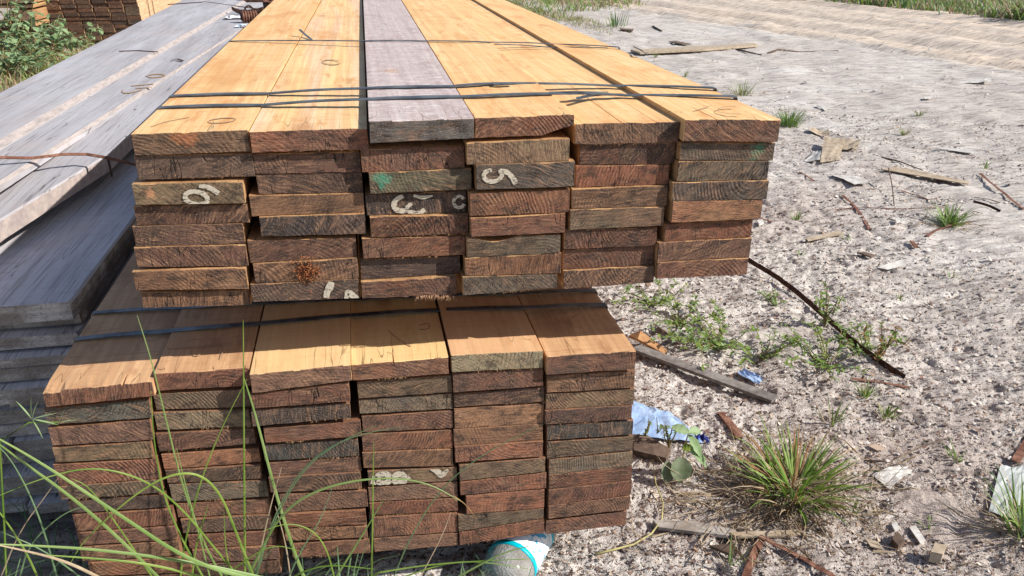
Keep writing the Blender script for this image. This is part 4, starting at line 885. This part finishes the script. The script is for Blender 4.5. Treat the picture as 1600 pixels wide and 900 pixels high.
# ------------------------------------------------------------------ litter of chips and crumbs on the soil
def litter(name, n, smin, smax, pal, seed, xr_, rr_, tilt=.5, solid=False, mask=None):
    rs = np.random.RandomState(seed)
    ang = rs.uniform(xr_[0], xr_[1], n); rad = np.exp(rs.uniform(math.log(rr_[0]), math.log(rr_[1]), n))
    x = rad * np.sin(ang); y = rad * np.cos(ang)
    dens = vn(x * 1.7 + 3, y * 1.7 + 8) + .5 * vn(x * 6, y * 6)
    S, T = road(x, y); keep = (dens > .36) & (rs.rand(n) > np.clip((S + .4) * .8, 0, .96))
    keep &= ~((x > -.7) & (x < .6) & (y > 2.1))
    if mask is not None: keep &= mask(x, y)
    x = x[keep]; y = y[keep]; rad = rad[keep]; n = len(x)
    s = rs.uniform(smin, smax, n) * (.75 + rad * .12) * rs.uniform(.5, 1.3, n); a_ = rs.uniform(0, 6.28, n); el_ = rs.uniform(.14, .75, n) if not solid else rs.uniform(.4, 1, n)
    z = ground_h(x, y) + s * .25
    u = np.stack([np.cos(a_), np.sin(a_), rs.normal(0, tilt, n)], -1); v = np.stack([-np.sin(a_), np.cos(a_), rs.normal(0, tilt, n)], -1)
    c = np.stack([x, y, z], -1); us = u * s[:, None] / 2; vs = v * (s * el_)[:, None] / 2
    if solid:
        up = np.stack([np.zeros(n), np.zeros(n), s * rs.uniform(.3, .5, n)], -1)
        V = np.stack([c + us, c + vs, c - us, c - vs, c + up + .2 * us, c - up], 1)
        Fi = [(0, 1, 4), (1, 2, 4), (2, 3, 4), (3, 0, 4)]; nv = 6
    else:
        j = lambda k: 1 + rs.uniform(-.4, .4, n)[:, None] * k
        V = np.stack([c - us * j(1) - vs * j(2), c + us * j(1.4) - vs * j(2), c + us * j(1.8) * .6 + vs * j(2), c - us * j(1.8) * .5 + vs * j(1)], 1); Fi = [(0, 1, 2, 3)]; nv = 4
    me = bpy.data.meshes.new(name); V = V.reshape(-1, 3); me.vertices.add(len(V)); me.vertices.foreach_set('co', V.ravel())
    Fa = np.array(Fi); k = Fa.shape[1]; Fq = (Fa[None] + (np.arange(n) * nv)[:, None, None]).reshape(-1, k)
    me.loops.add(Fq.size); me.loops.foreach_set('vertex_index', Fq.ravel()); me.polygons.add(len(Fq)); me.polygons.foreach_set('loop_start', np.arange(0, Fq.size, k)); me.update(calc_edges=True)
    pal = np.array(pal); col = pal[rs.randint(0, len(pal), n)] * rs.uniform(.75, 1.2, n)[:, None]; col = np.repeat(np.concatenate([col, np.ones((n, 1))], 1), nv, 0)
    ca = me.color_attributes.new('fc', 'FLOAT_COLOR', 'POINT'); ca.data.foreach_set('color', col.astype(np.float32).ravel())
    me.materials.append(M['flake']); o = bpy.data.objects.new(name, me); C.objects.link(o); o['kind'] = 'stuff'; return o
SOILC = [(.50, .455, .42), (.54, .50, .46), (.43, .385, .35), (.58, .53, .49)]
WOODC = [(.30, .20, .14), (.20, .12, .09), (.42, .32, .24), (.14, .09, .07), (.58, .50, .42), (.20, .13, .10), (.50, .42, .36), (.10, .07, .06), (.08, .055, .05), (.12, .10, .09)]
litter('soil_crumbs', 110000, .0025, .0062, SOILC + [(.32, .27, .24)], 5, (-.45, 1.0), (1.7, 9.5), .2, True)
litter('wood_chips', 120000, .003, .014, WOODC, 6, (-.45, 1.0), (1.7, 9), .35)
litter('soil_clods', 3500, .010, .022, SOILC, 8, (.1, 1.0), (2.4, 16), .2, True)
litter('wood_chips_large', 120, .012, .040, WOODC, 11, (.1, 1.0), (2, 12), .2)
# ------------------------------------------------------------------ plants
def blade_geo(V, Fc, base, d, ln, wd, droop, seg=6, twist=0., fold=.25):
    """one grass blade: starts along d, bends over under its weight"""
    p = Vector(base); d = Vector(d).normalized(); hd = Vector((d.x, d.y, 0)); hd = hd.normalized() if hd.length > 1e-4 else Vector((1, 0, 0))
    k0 = len(V); st = ln / seg
    for i in range(seg + 1):
        f = i / seg; s = Vector((-hd.y, hd.x, 0)); s = (s * math.cos(twist * f) + d.cross(s) * math.sin(twist * f)).normalized()
        w_ = wd * (1 - f ** 1.8) * (.65 + .35 * min(1, f * 5)) + .0002; nn = s.cross(d).normalized()
        V += [p - s * w_ / 2, p + nn * w_ * fold * -1, p + s * w_ / 2]
        d = (d + hd * droop * st * 2 * (f + .15) + Vector((0, 0, -droop * st * 3.0 * (f + .1)))).normalized(); p = p + d * st
    for i in range(seg):
        for j in (0, 1): Fc.append((k0 + 3 * i + j, k0 + 3 * i + j + 1, k0 + 3 * i + 4 + j, k0 + 3 * i + 3 + j))
def geo_obj(name, V, Fc, mat, parent, loc, kind=None, mi=None):
    L0 = Vector(loc); o = mesh_obj(name, [Vector(v) - L0 for v in V], Fc, mat, None, mi, loc=L0, smooth=True, kind=kind)
    if parent: o.parent = parent; o.location = L0 - parent.location
    return o
def tuft(label, pos, n, h, spread, wd, mats, group=None, droop=3., cat='grass', name='grass_tuft', base_r=.02, lean=(0, 0), parts=0, dry=0):
    t = thing(name, label, cat, pos, group); bun = {}
    for i in range(n):
        a_ = R.uniform(0, 6.283); el_ = R.uniform(.15, 1.) ** .8; d = Vector((math.cos(a_) * spread * el_ + lean[0], math.sin(a_) * spread * el_ + lean[1], 1))
        b = Vector(pos) + Vector((math.cos(a_), math.sin(a_), 0)) * base_r * R.random(); b.z = gz(b.x, b.y) - .003
        mi = R.randrange(len(mats))
        if i < parts: V = []; Fc = []
        else: V, Fc = bun.setdefault(mi, ([], []))
        blade_geo(V, Fc, b, d, h * R.uniform(.5, 1.1), wd * R.uniform(.6, 1.2), droop * R.uniform(.3, 1.4) / max(h, .05) * .12, 5, R.uniform(-1, 1))
        if i < parts: geo_obj('blade', V, Fc, mats[mi], t, b)
    for mi, (V, Fc) in bun.items(): geo_obj('blades', V, Fc, mats[mi], t, pos, 'stuff')
    if dry:
        V = []; Fc = []
        for i in range(dry):
            a_ = R.uniform(0, 6.283); a2 = a_ + R.gauss(0, 1.1); d = Vector((math.cos(a2), math.sin(a2), abs(R.gauss(.1, .25)))); rr = base_r * abs(R.gauss(.6, 1.3))
            b = Vector(pos) + Vector((math.cos(a_) * rr * 1.4 - base_r * .4, math.sin(a_) * rr * .9, 0)); b.z = gz(b.x, b.y) + .003 + .02 * R.random()
            blade_geo(V, Fc, b, d, h * R.uniform(.2, .95), wd * R.uniform(.12, .32), 5 * R.uniform(-.6, 1.6), 5, R.uniform(-1, 1))
        # keep the dead blades on the soil
        for i, v in enumerate(V): V[i] = Vector((v[0], v[1], max(v[2], gz(v[0], v[1]) + .004 + .012 * R.random())))
        geo_obj('dead_blades', V, Fc, M['dry'], t, pos, 'stuff')
    return t
GM = [M['green'], M['paleg'], M['green'], M['blueg']]
tuft('large grass tuft with a skirt of dead blades on the soil right of the bundles', gp(1240, 770), 165, .23, 1.5, .0105, [M['green'], M['green'], M['paleg'], M['green'], M['red'], M['dry']], parts=90, droop=3.2, base_r=.10, dry=700)
tuft('lush green tuft just behind the right corner of the upper bundle', gp(1232, 196), 160, .20, .8, .009, [M['green'], M['green'], M['blueg'], M['paleg']], base_r=.10, dry=40, droop=2.)
tuft('green tuft in the middle of the soil with rusty straps around', gp(1482, 352), 90, .16, 1.1, .009, GM, base_r=.07, dry=60)
tuft('sparse tuft with dry stems right of the yellow planks', gp(1160, 148), 50, .20, .7, .009, GM + [M['dry'], M['dry']], base_r=.12, dry=60)
tuft('spiky grass tuft beyond the far right edge of the planks', gp(962, 42), 36, .34, .5, .018, [M['blueg'], M['green']], base_r=.25, droop=1.)
tuft('corner grass tuft at the lower right edge', gp(1600, 838), 60, .22, .8, .008, GM + [M['dry']], base_r=.05, dry=80)
SM = 'small tufts scattered over the soil'
for (a_, b_, n, h, lb) in ((1245, 345, 26, .07, 'small yellowish tuft closest to the upper bundle on the right'), (1412, 212, 30, .12, 'small tuft below the farthest low tuft'), (1437, 180, 22, .09, 'low round tuft farthest among the small ones'), (1496, 716, 12, .08, 'tiny tuft right of the white crumpled sheet'),
        (1490, 434, 8, .06, 'tiny yellow sprout alone on bare soil'), (1250, 398, 10, .06, 'tiny sprout below the short curved strap'), (1322, 374, 8, .05, 'tiny sprout under the curved rusty strap'), (1070, 120, 20, .12, 'low tuft beside the right edge of the yellow planks'), (1024, 90, 20, .10, 'low tuft by the end of the pale board'),
        (1384, 655, 26, .07, 'low green tuft between the large tuft and the bare soil'), (1300, 662, 18, .12, 'sprout directly behind the large tuft'), (1405, 466, 10, .05, 'faint sprout beside the weed stalk'), (1540, 262, 14, .10, 'dry sprout above the strap leaving the frame'), (1352, 620, 26, .08, 'low tuft left of the flat rusty strap'), (1330, 800, 6, .05, 'tiny sprout above the bottom strap'), (1455, 822, 8, .04, 'tiny sprout next to the wood block'), (1140, 880, 6, .14, 'lone upright blades above the bent straps')):
    tuft(lb, gp(a_, b_), n, h, .8, .006, GM[:3] + [M['dry']], SM, base_r=.03, droop=2, parts=0)
def leaf_geo(V, Fc, p, d, ln, wd, curl=.3):
    d = Vector(d).normalized(); s = d.cross(Vector((0, 0, 1))); s = s.normalized() if s.length > .05 else Vector((1, 0, 0)); u = s.cross(d); k = len(V); p = Vector(p)
    for f, w_ in ((0, .05), (.25, .8), (.5, 1), (.78, .6), (1, .03)):
        c = p + d * ln * f + u * (-curl * ln * f * f); V += [c - s * wd * w_ / 2 + u * wd * .12 * w_, c, c + s * wd * w_ / 2 + u * wd * .12 * w_]
    for i in range(4):
        for j in (0, 1): Fc.append((k + 3 * i + j, k + 3 * i + j + 1, k + 3 * i + 4 + j, k + 3 * i + 3 + j))
def stem_geo(V, Fc, P, r):
    k = len(V)
    for i, p in enumerate(P):
        t = (P[min(i + 1, len(P) - 1)] - P[max(i - 1, 0)]).normalized(); s = t.orthogonal().normalized(); q = s.cross(t); rr = r * (1 - .6 * i / len(P))
        for j in range(4): a_ = j * math.pi / 2; V.append(p + (s * math.cos(a_) + q * math.sin(a_)) * rr)
    for i in range(len(P) - 1):
        for j in range(4): Fc.append((k + 4 * i + j, k + 4 * i + (j + 1) % 4, k + 4 * i + 4 + (j + 1) % 4, k + 4 * i + 4 + j))
def weed(label, pos, n, h, spread, lsize, mats, group=None, name='creeping_weed', creep=1., dens=26):
    t = thing(name, label, 'weed', pos, group); SV = []; SF = []; LV = [([], []) for _ in mats]
    for i in range(n):
        a_ = R.uniform(0, 6.283); L_ = spread * R.uniform(.4, 1.); p = Vector(pos); P = []; m = 7
        for k in range(m):
            f = k / (m - 1); q = Vector(pos) + Vector((math.cos(a_ + .5 * f) * L_ * f, math.sin(a_ + .5 * f) * L_ * f, 0)); q.z = gz(q.x, q.y) + h * (f ** (.6 if creep < .5 else 1)) * R.uniform(.5, 1.) * (1 if creep < .5 else math.sin(f * 2.4)) + .004; P.append(q)
        stem_geo(SV, SF, P, .0022 + h * .006)
        for k in range(int(dens * L_ / spread)):
            f = R.random() ** .7; j = min(m - 2, int(f * (m - 1))); q = P[j].lerp(P[j + 1], f * (m - 1) - j); d = Vector((R.gauss(0, 1), R.gauss(0, 1), R.uniform(.0, .9)))
            V, Fc = LV[R.randrange(len(mats))]; leaf_geo(V, Fc, q, d, lsize * R.uniform(.5, 1.2), lsize * R.uniform(.25, .5))
    geo_obj('stems', SV, SF, M['stem'], t, pos)
    for (V, Fc), m_ in zip(LV, mats):
        if V: geo_obj('leaves', V, Fc, m_, t, pos, 'stuff')
    return t
WM = [M['weed'], M['weed'], M['green'], M['leafp'], M['paleg']]
weed('low green weed patch nearest the right side of the lower bundle', gp(1020, 478), 11, .10, .26, .028, WM, dens=24)
weed('dense creeping weed patch just behind the batten', gp(1120, 540), 20, .12, .33, .030, WM, dens=34)
weed('creeping weed patch left of the dense one along the batten', gp(1062, 508), 11, .10, .26, .028, WM, dens=26)
weed('sparse creeping weed right of the dense patch', gp(1190, 560), 9, .10, .26, .026, WM, dens=24)
weed('dark green weed patch beside the long dark strap', gp(1290, 572), 15, .13, .32, .028, WM, dens=26)
weed('weed sprout touching the lower end of the long dark strap', gp(1350, 545), 10, .10, .2, .026, WM)
weed('small weed sprout with a yellow flower above the dense patch', gp(1208, 480), 6, .05, .10, .022, WM)
weed('upright weed stalk with leafy top left of the strap bend', gp(1288, 512), 6, .22, .10, .028, WM, creep=0, name='weed_stalk')
weed('upright weed stalk with reddish leafy top at the strap end', gp(1370, 570), 6, .2, .12, .028, [M['weed'], M['red']], creep=0, name='weed_stalk')
weed('small leafy sprig growing in front of the blue sheet', gp(1045, 700), 5, .13, .06, .022, [M['weed'], M['leafg']], creep=0, name='weed_stalk', dens=10)
weed('thin sprig at the left end of the blue sheet', gp(1005, 690), 3, .10, .04, .018, [M['weed']], creep=0, name='weed_stalk', dens=8)
# big leaved plant by the blue sheet
pp = gp(1062, 745); t = thing('broadleaf_plant', 'young plant with large pale drooping leaves by the blue sheet', 'plant', pp)
V = []; Fc = []; top = pp + Vector((.02, .01, .17)); stem_geo(V, Fc, [pp, pp + Vector((.005, 0, .06)), pp + Vector((.008, .005, .12)), top], .004); geo_obj('stem', V, Fc, M['vine'], t, pp)
def big_leaf(p, quad_dir, ln, wd, mat, curl=.5):
    V = []; Fc = []; d = Vector(quad_dir).normalized(); s = d.cross(Vector((0, -.55, .83))).normalized(); u = s.cross(d); n = 8
    for i in range(n + 1):
        f = i / n; w_ = math.sin(math.pi * min(1, f * .93 + .07)) ** .7; c = Vector(p) + d * ln * f - u * curl * ln * f * f
        for j in range(5):
            g_ = j / 4 * 2 - 1; V.append(c + s * wd / 2 * w_ * g_ + u * (wd * .16 * abs(g_) * w_ + .004 * math.sin(f * 20) * abs(g_)))
    for i in range(n):
        for j in range(4): Fc.append((5 * i + j, 5 * i + j + 1, 5 * i + 6 + j, 5 * i + 5 + j))
    geo_obj('leaf', V, Fc, mat, t, p)
big_leaf(top, (-.25, .1, .12), .06, .035, M['leafp'], .2); big_leaf(top, (.9, .2, .1), .06, .03, M['leafp'])
big_leaf(top - Vector((0, 0, .01)), (.55, -.25, -.75), .10, .035, M['leafp'], .2); big_leaf(top - Vector((0, 0, .05)), (.7, -.25, -.6), .12, .035, M['leafp'], .3)
big_leaf(pp + Vector((-.005, -.005, .085)), (-.15, -.5, -.8), .085, .075, M['leafg'], .15); big_leaf(pp + Vector((-.05, .0, .07)), (-.1, -.4, -.8), .075, .045, M['leafg'], .1)
big_leaf(pp + Vector((.0, 0, .12)), (.4, -.3, .1), .03, .03, M['weed'], .2)
# leafy shrub and rough grass behind the grey slabs
def shrub(label, px, py, n, h, spread, ls, group):
    p = gp(px, py); t = thing('leafy_shrub', label, 'shrub', p, group); SV = []; SF = []; LV = ([], [])
    for i in range(int(n * .55)):
        a_ = R.uniform(0, 6.283); P = []; L_ = spread * R.uniform(.4, 1.2); hh = h * R.uniform(.5, 1.1)
        for k in range(7):
            f = k / 6; P.append(p + Vector((math.cos(a_) * L_ * f, math.sin(a_) * L_ * f, hh * math.sin(f * 2.1) / .95 + .01)))
        stem_geo(SV, SF, P, .008)
        for k in range(12):
            f = R.uniform(.15, 1); j = min(5, int(f * 6)); q = P[j].lerp(P[j + 1], f * 6 - j); d = Vector((R.gauss(0, 1), R.gauss(0, 1) - .3, R.gauss(.1, .5))); s_ = ls * R.uniform(.5, 1.15)
            leaf_geo(LV[0], LV[1], q + d.normalized() * .03, d, s_, s_ * .8)
    geo_obj('stems', SV, SF, M['stem'], t, p); geo_obj('leaves', LV[0], LV[1], M['leafp'], t, p, 'stuff')
SG = 'leafy shrubs behind the grey slabs'
for a_ in (('leafy shrub reaching the upper left edge in front of the tan beams', 18, 98, 20, .95, .75, .12), ('tall leafy shrub in front of the dark plank ends', 50, 104, 24, .85, .7, .12),
        ('leafy shrub hugging the edge of the grey slabs', 88, 104, 20, .55, .6, .11), ('low leafy shrub at the left edge', 5, 128, 22, .5, .7, .10), ('low leafy shrub between the left edge one and the slabs', 45, 122, 20, .4, .6, .10),
        ('small leafy shrub under the far dark stack, farthest right', 132, 88, 10, .42, .5, .10), ('tiny leafy shrub peeping over the slab edge', 176, 68, 5, .3, .35, .09)): shrub(*a_, SG)
def field(name, n, region, h, wd, mats, seed, lean=.5, clump=.45):
    rs = random.Random(seed); B = [([], []) for _ in mats]
    for i in range(n):
        for _ in range(8):
            a_ = rs.uniform(region[0], region[2]); b_ = rs.uniform(region[1], region[3]); 
            if region[4](a_, b_): break
        else: continue
        p = atZ(a_, b_, 0)
        if p.y > 60: continue
        p += Vector((rs.gauss(0, .15), rs.gauss(0, .4), 0)); 
        if float(vn(p.x * 1.1, p.y * 1.1)) < clump * rs.random() * 1.4: continue
        p.z = gz(p.x, p.y) - .01
        V, Fc = B[rs.randrange(len(mats))]; th = rs.uniform(0, 6.28)
        blade_geo(V, Fc, p, (math.cos(th) * lean, math.sin(th) * lean, 1), h * rs.uniform(.4, 1.2) * (.4 + 1.2 * float(vn(p.x * .6 + 9, p.y * .6))), wd * rs.uniform(.6, 1.3), rs.uniform(.2, 1.5), 3)
    for (V, Fc), m_ in zip(B, mats):
        if V: o = geo_obj(name, V, Fc, m_, None, V[0]); o['kind'] = 'stuff'
field('rough_grass', 5200, (-60, 20, 230, 175, lambda a, b: b > 66 - a * .05 and b < 178 - a * .5), .34, .014, [M['green'], M['dry'], M['dry'], M['red'], M['paleg']], 2, .6)
tr_edge = lambda a: (a - 1230) * .10 - 3
field('verge_grass', 16000, (1180, -25, 1680, 48, lambda a, b: b < tr_edge(a)), .40, .045, [M['green'], M['blueg'], M['dry'], M['paleg'], M['dry']], 4, .5)
field('dry_verge_grass', 6500, (790, -12, 990, 24, lambda a, b: b < 26 and a < 800 + (24 - b) * 9 + 40), .22, .03, [M['dry'], M['green'], M['dry'], M['paleg']], 5, .7)
field('dry_verge_grass', 1800, (830, 20, 960, 48, lambda a, b: abs(b - (a - 800) * .26 - 8) < 6), .10, .012, [M['dry'], M['green'], M['dry']], 6, .8)
field('dry_verge_grass', 2600, (960, -40, 1240, 3, lambda a, b: b < -16), .25, .04, [M['dry'], M['green'], M['dry']], 7, .7)
# ------------------------------------------------------------------ long grass in front of the lower bundle
fg = thing('grass_clump', 'clump of long arching green blades in front of the lower bundle', 'grass', (-.45, 1.6, gz(-.45, 1.6)))
def long_blade(pts, wpx, mat, y0, y1, tip=.1, root=True, parent=None):
    P = [Vector((*p, 0)) for p in pts]
    for _ in range(3):
        A = [P[0]]
        for i in range(len(P) - 1): A += [P[i].lerp(P[i + 1], .25), P[i].lerp(P[i + 1], .75)]
        P = A + [P[-1]]
    n = len(P); W = []
    for i, p in enumerate(P):
        f = i / (n - 1); W.append(atY(p.x, p.y, y0 + (y1 - y0) * f))
    if root:
        b = W[0].copy(); d = (W[0] - W[1]).normalized(); k = b.z / max(.25, -d.z if d.z < -.25 else .6); r0 = Vector((b.x + d.x * k * .6, min(1.68, b.y + .02), 0)); r0.z = gz(r0.x, r0.y)
        W = [r0, r0.lerp(b, .35) + Vector((0, 0, .02)), r0.lerp(b, .7) + Vector((0, 0, .015))] + W
    V = []; Fc = []; n = len(W); dist = 1.85
    for i, p in enumerate(W):
        f = i / (n - 1); t_ = (W[min(i + 1, n - 1)] - W[max(i - 1, 0)]).normalized(); view = (p - Vector((0, 0, H))).normalized(); s = t_.cross(Vector((.2, -.75, .5))).normalized()
        w_ = .62 * wpx / F * dist * (1 - (f ** 2.2) * (1 - tip)) * .5; nn = s.cross(t_)
        V += [p - s * w_, p + nn * w_ * .5, p + s * w_]
    for i in range(n - 1):
        for j in (0, 1): Fc.append((3 * i + j, 3 * i + j + 1, 3 * i + 4 + j, 3 * i + 3 + j))
    geo_obj('blade', V, Fc, mat, fg, W[0])
gB = M['paleg']; gG = M['green']; gP = M['blueg']
for pts, w_, m_, y0, y1 in [
    ([(415, 910), (300, 880), (180, 800), (60, 720), (-30, 670)][::-1][::-1], 9, gB, 1.50, 1.36),
    ([(255, 910), (180, 835), (110, 775), (40, 725), (-20, 680)], 8, gB, 1.55, 1.35),
    ([(380, 910), (330, 850), (285, 795), (230, 750), (150, 728), (70, 745), (-10, 778)], 5, gG, 1.58, 1.42),
    ([(400, 910), (372, 840), (345, 770), (310, 738), (260, 742), (200, 780), (130, 845), (110, 880)], 6, gG, 1.55, 1.45),
    ([(383, 910), (382, 800), (381, 650), (380, 500)], 6, gG, 1.60, 1.62),
    ([(478, 910), (455, 850), (425, 750), (400, 650), (381, 590)], 9, gB, 1.58, 1.62),
    ([(281, 910), (288, 850), (310, 760), (345, 670), (386, 592)], 5, gG, 1.58, 1.60),
    ([(352, 910), (318, 850), (285, 760), (258, 650), (236, 560), (214, 492)], 5, gB, 1.58, 1.62),
    ([(322, 910), (285, 845), (255, 775), (240, 690), (236, 610)], 5, gG, 1.56, 1.62),
    ([(385, 910), (402, 870), (440, 800), (500, 762), (590, 745), (665, 752), (725, 786)], 7, gB, 1.56, 1.50),
    ([(395, 910), (410, 860), (435, 790), (480, 720), (550, 680), (640, 665), (740, 700), (800, 690)][:6], 4, gP, 1.57, 1.50),
    ([(398, 910), (420, 830), (470, 735), (530, 690), (590, 664)], 4, gP, 1.56, 1.55),
    ([(612, 910), (640, 840), (690, 760), (760, 705), (850, 662)], 4, gP, 1.58, 1.52),
    ([(580, 910), (582, 840), (583, 745), (584, 690)], 5, gG, 1.6, 1.62),
    ([(410, 830), (450, 816), (490, 828), (512, 860), (524, 910)][::-1], 4, gG, 1.55, 1.5),
    ([(520, 910), (545, 870), (573, 825), (600, 780)], 6, gB, 1.55, 1.55),
    ([(330, 910), (310, 830), (290, 760), (276, 700)], 4, gB, 1.57, 1.6),
    ([(420, 905), (300, 878), (150, 858), (40, 852), (-20, 850)], 8, gB, 1.5, 1.4),
    ([(330, 905), (230, 880), (140, 872), (50, 866)], 6, gG, 1.5, 1.4),
    ([(160, 905), (110, 880), (60, 865), (-20, 848)], 7, M['dry'], 1.45, 1.38),
    ([(240, 905), (190, 830), (140, 760), (112, 748)], 4, gG, 1.57, 1.55),
    ([(590, 895), (670, 882), (760, 876), (860, 872)], 4, gG, 1.52, 1.48), ([(700, 910), (745, 885), (790, 862), (832, 852)], 6, gB, 1.5, 1.46),
    ([(620, 905), (700, 878), (760, 878), (830, 890)], 4, gG, 1.52, 1.48),
    ([(452, 905), (480, 890), (520, 882), (590, 890)], 5, gG, 1.52, 1.46), ([(398, 905), (420, 800), (440, 730)], 4, M['dry'], 1.56, 1.6),
    ([(455, 910), (447, 850), (430, 790)], 4, M['dry'], 1.56, 1.58), ([(365, 910), (352, 860), (350, 800)], 4, gG, 1.55, 1.57), ([(300, 905), (306, 850), (325, 790)], 5, gG, 1.54, 1.56),
    ([(450, 905), (470, 860), (500, 815), (520, 760)], 4, gP, 1.56, 1.58), ([(340, 910), (390, 870), (430, 850), (470, 862)], 4, gG, 1.52, 1.5),
    ([(90, 905), (60, 800), (20, 720), (-10, 690)], 4, gP, 1.5, 1.5), ([(60, 905), (40, 860), (0, 800), (-20, 780)], 5, gG, 1.5, 1.5), ([(130, 905), (70, 860), (0, 830)], 4, gP, 1.5, 1.5),
    ([(30, 905), (45, 850), (100, 800), (140, 790)], 4, gP, 1.5, 1.5), ([(705, 800), (690, 840), (655, 905)][::-1], 3, M['dry'], 1.55, 1.6), ([(710, 775), (730, 790), (745, 812)][::1], 2, M['red'], 1.5, 1.5),
    ([(0, 905), (30, 830), (75, 770), (95, 740)], 3, M['dry'], 1.5, 1.5)]:
    long_blade(pts, w_, m_, y0, y1, root=(pts[0][1] > 890))
rs = random.Random(12); V = []; Fc = []
for i in range(520):
    x = rs.uniform(-1.5, -.05) if rs.random() < .8 else rs.uniform(-.05, .35); y = rs.uniform(1.42, 1.66) if x > -.85 else rs.uniform(1.45, 2.0); b = Vector((x, y, gz(x, y)))
    th = rs.uniform(0, 6.28); hh = rs.uniform(.2, .46) * (1 if x < -.1 else .55) * (1.1 if x < -.7 else .9)
    blade_geo(V, Fc, b, (math.cos(th) * .5, math.sin(th) * .5 - .15, 1), hh, rs.uniform(.003, .007), rs.uniform(1, 5), 6)
geo_obj('undergrowth', V, Fc, M['blueg'], fg, fg.location, 'stuff')
# seed heads of the sedge at the left edge
sg = thing('sedge_stalk', 'thin sedge stalk with a spiky green head at the left edge', 'sedge', (-.9, 1.62, gz(-.9, 1.62)))
top = atY(92, 660, 1.66); V = []; Fc = []; b = Vector((top.x - .25, 1.62, gz(top.x - .25, 1.62))); mid = atY(0, 690, 1.64)
stem_geo(V, Fc, [b, mid - Vector((.05, 0, .25)), mid, atY(45, 660, 1.65), top], .003); geo_obj('stalk', V, Fc, M['green'], sg, b)
V = []; Fc = []
for d in ((.4, 0, .9), (.1, .1, .9), (.9, 0, .2), (-.3, 0, .8), (.8, 0, -.3), (.2, 0, -.8)): leaf_geo(V, Fc, atY(50, 655, 1.65), d, .055, .006, .05)
for d in ((.5, 0, .9), (1, 0, .1)): leaf_geo(V, Fc, top, d, .04, .005, .05)
geo_obj('spikelets', V, Fc, M['leafp'], sg, top)
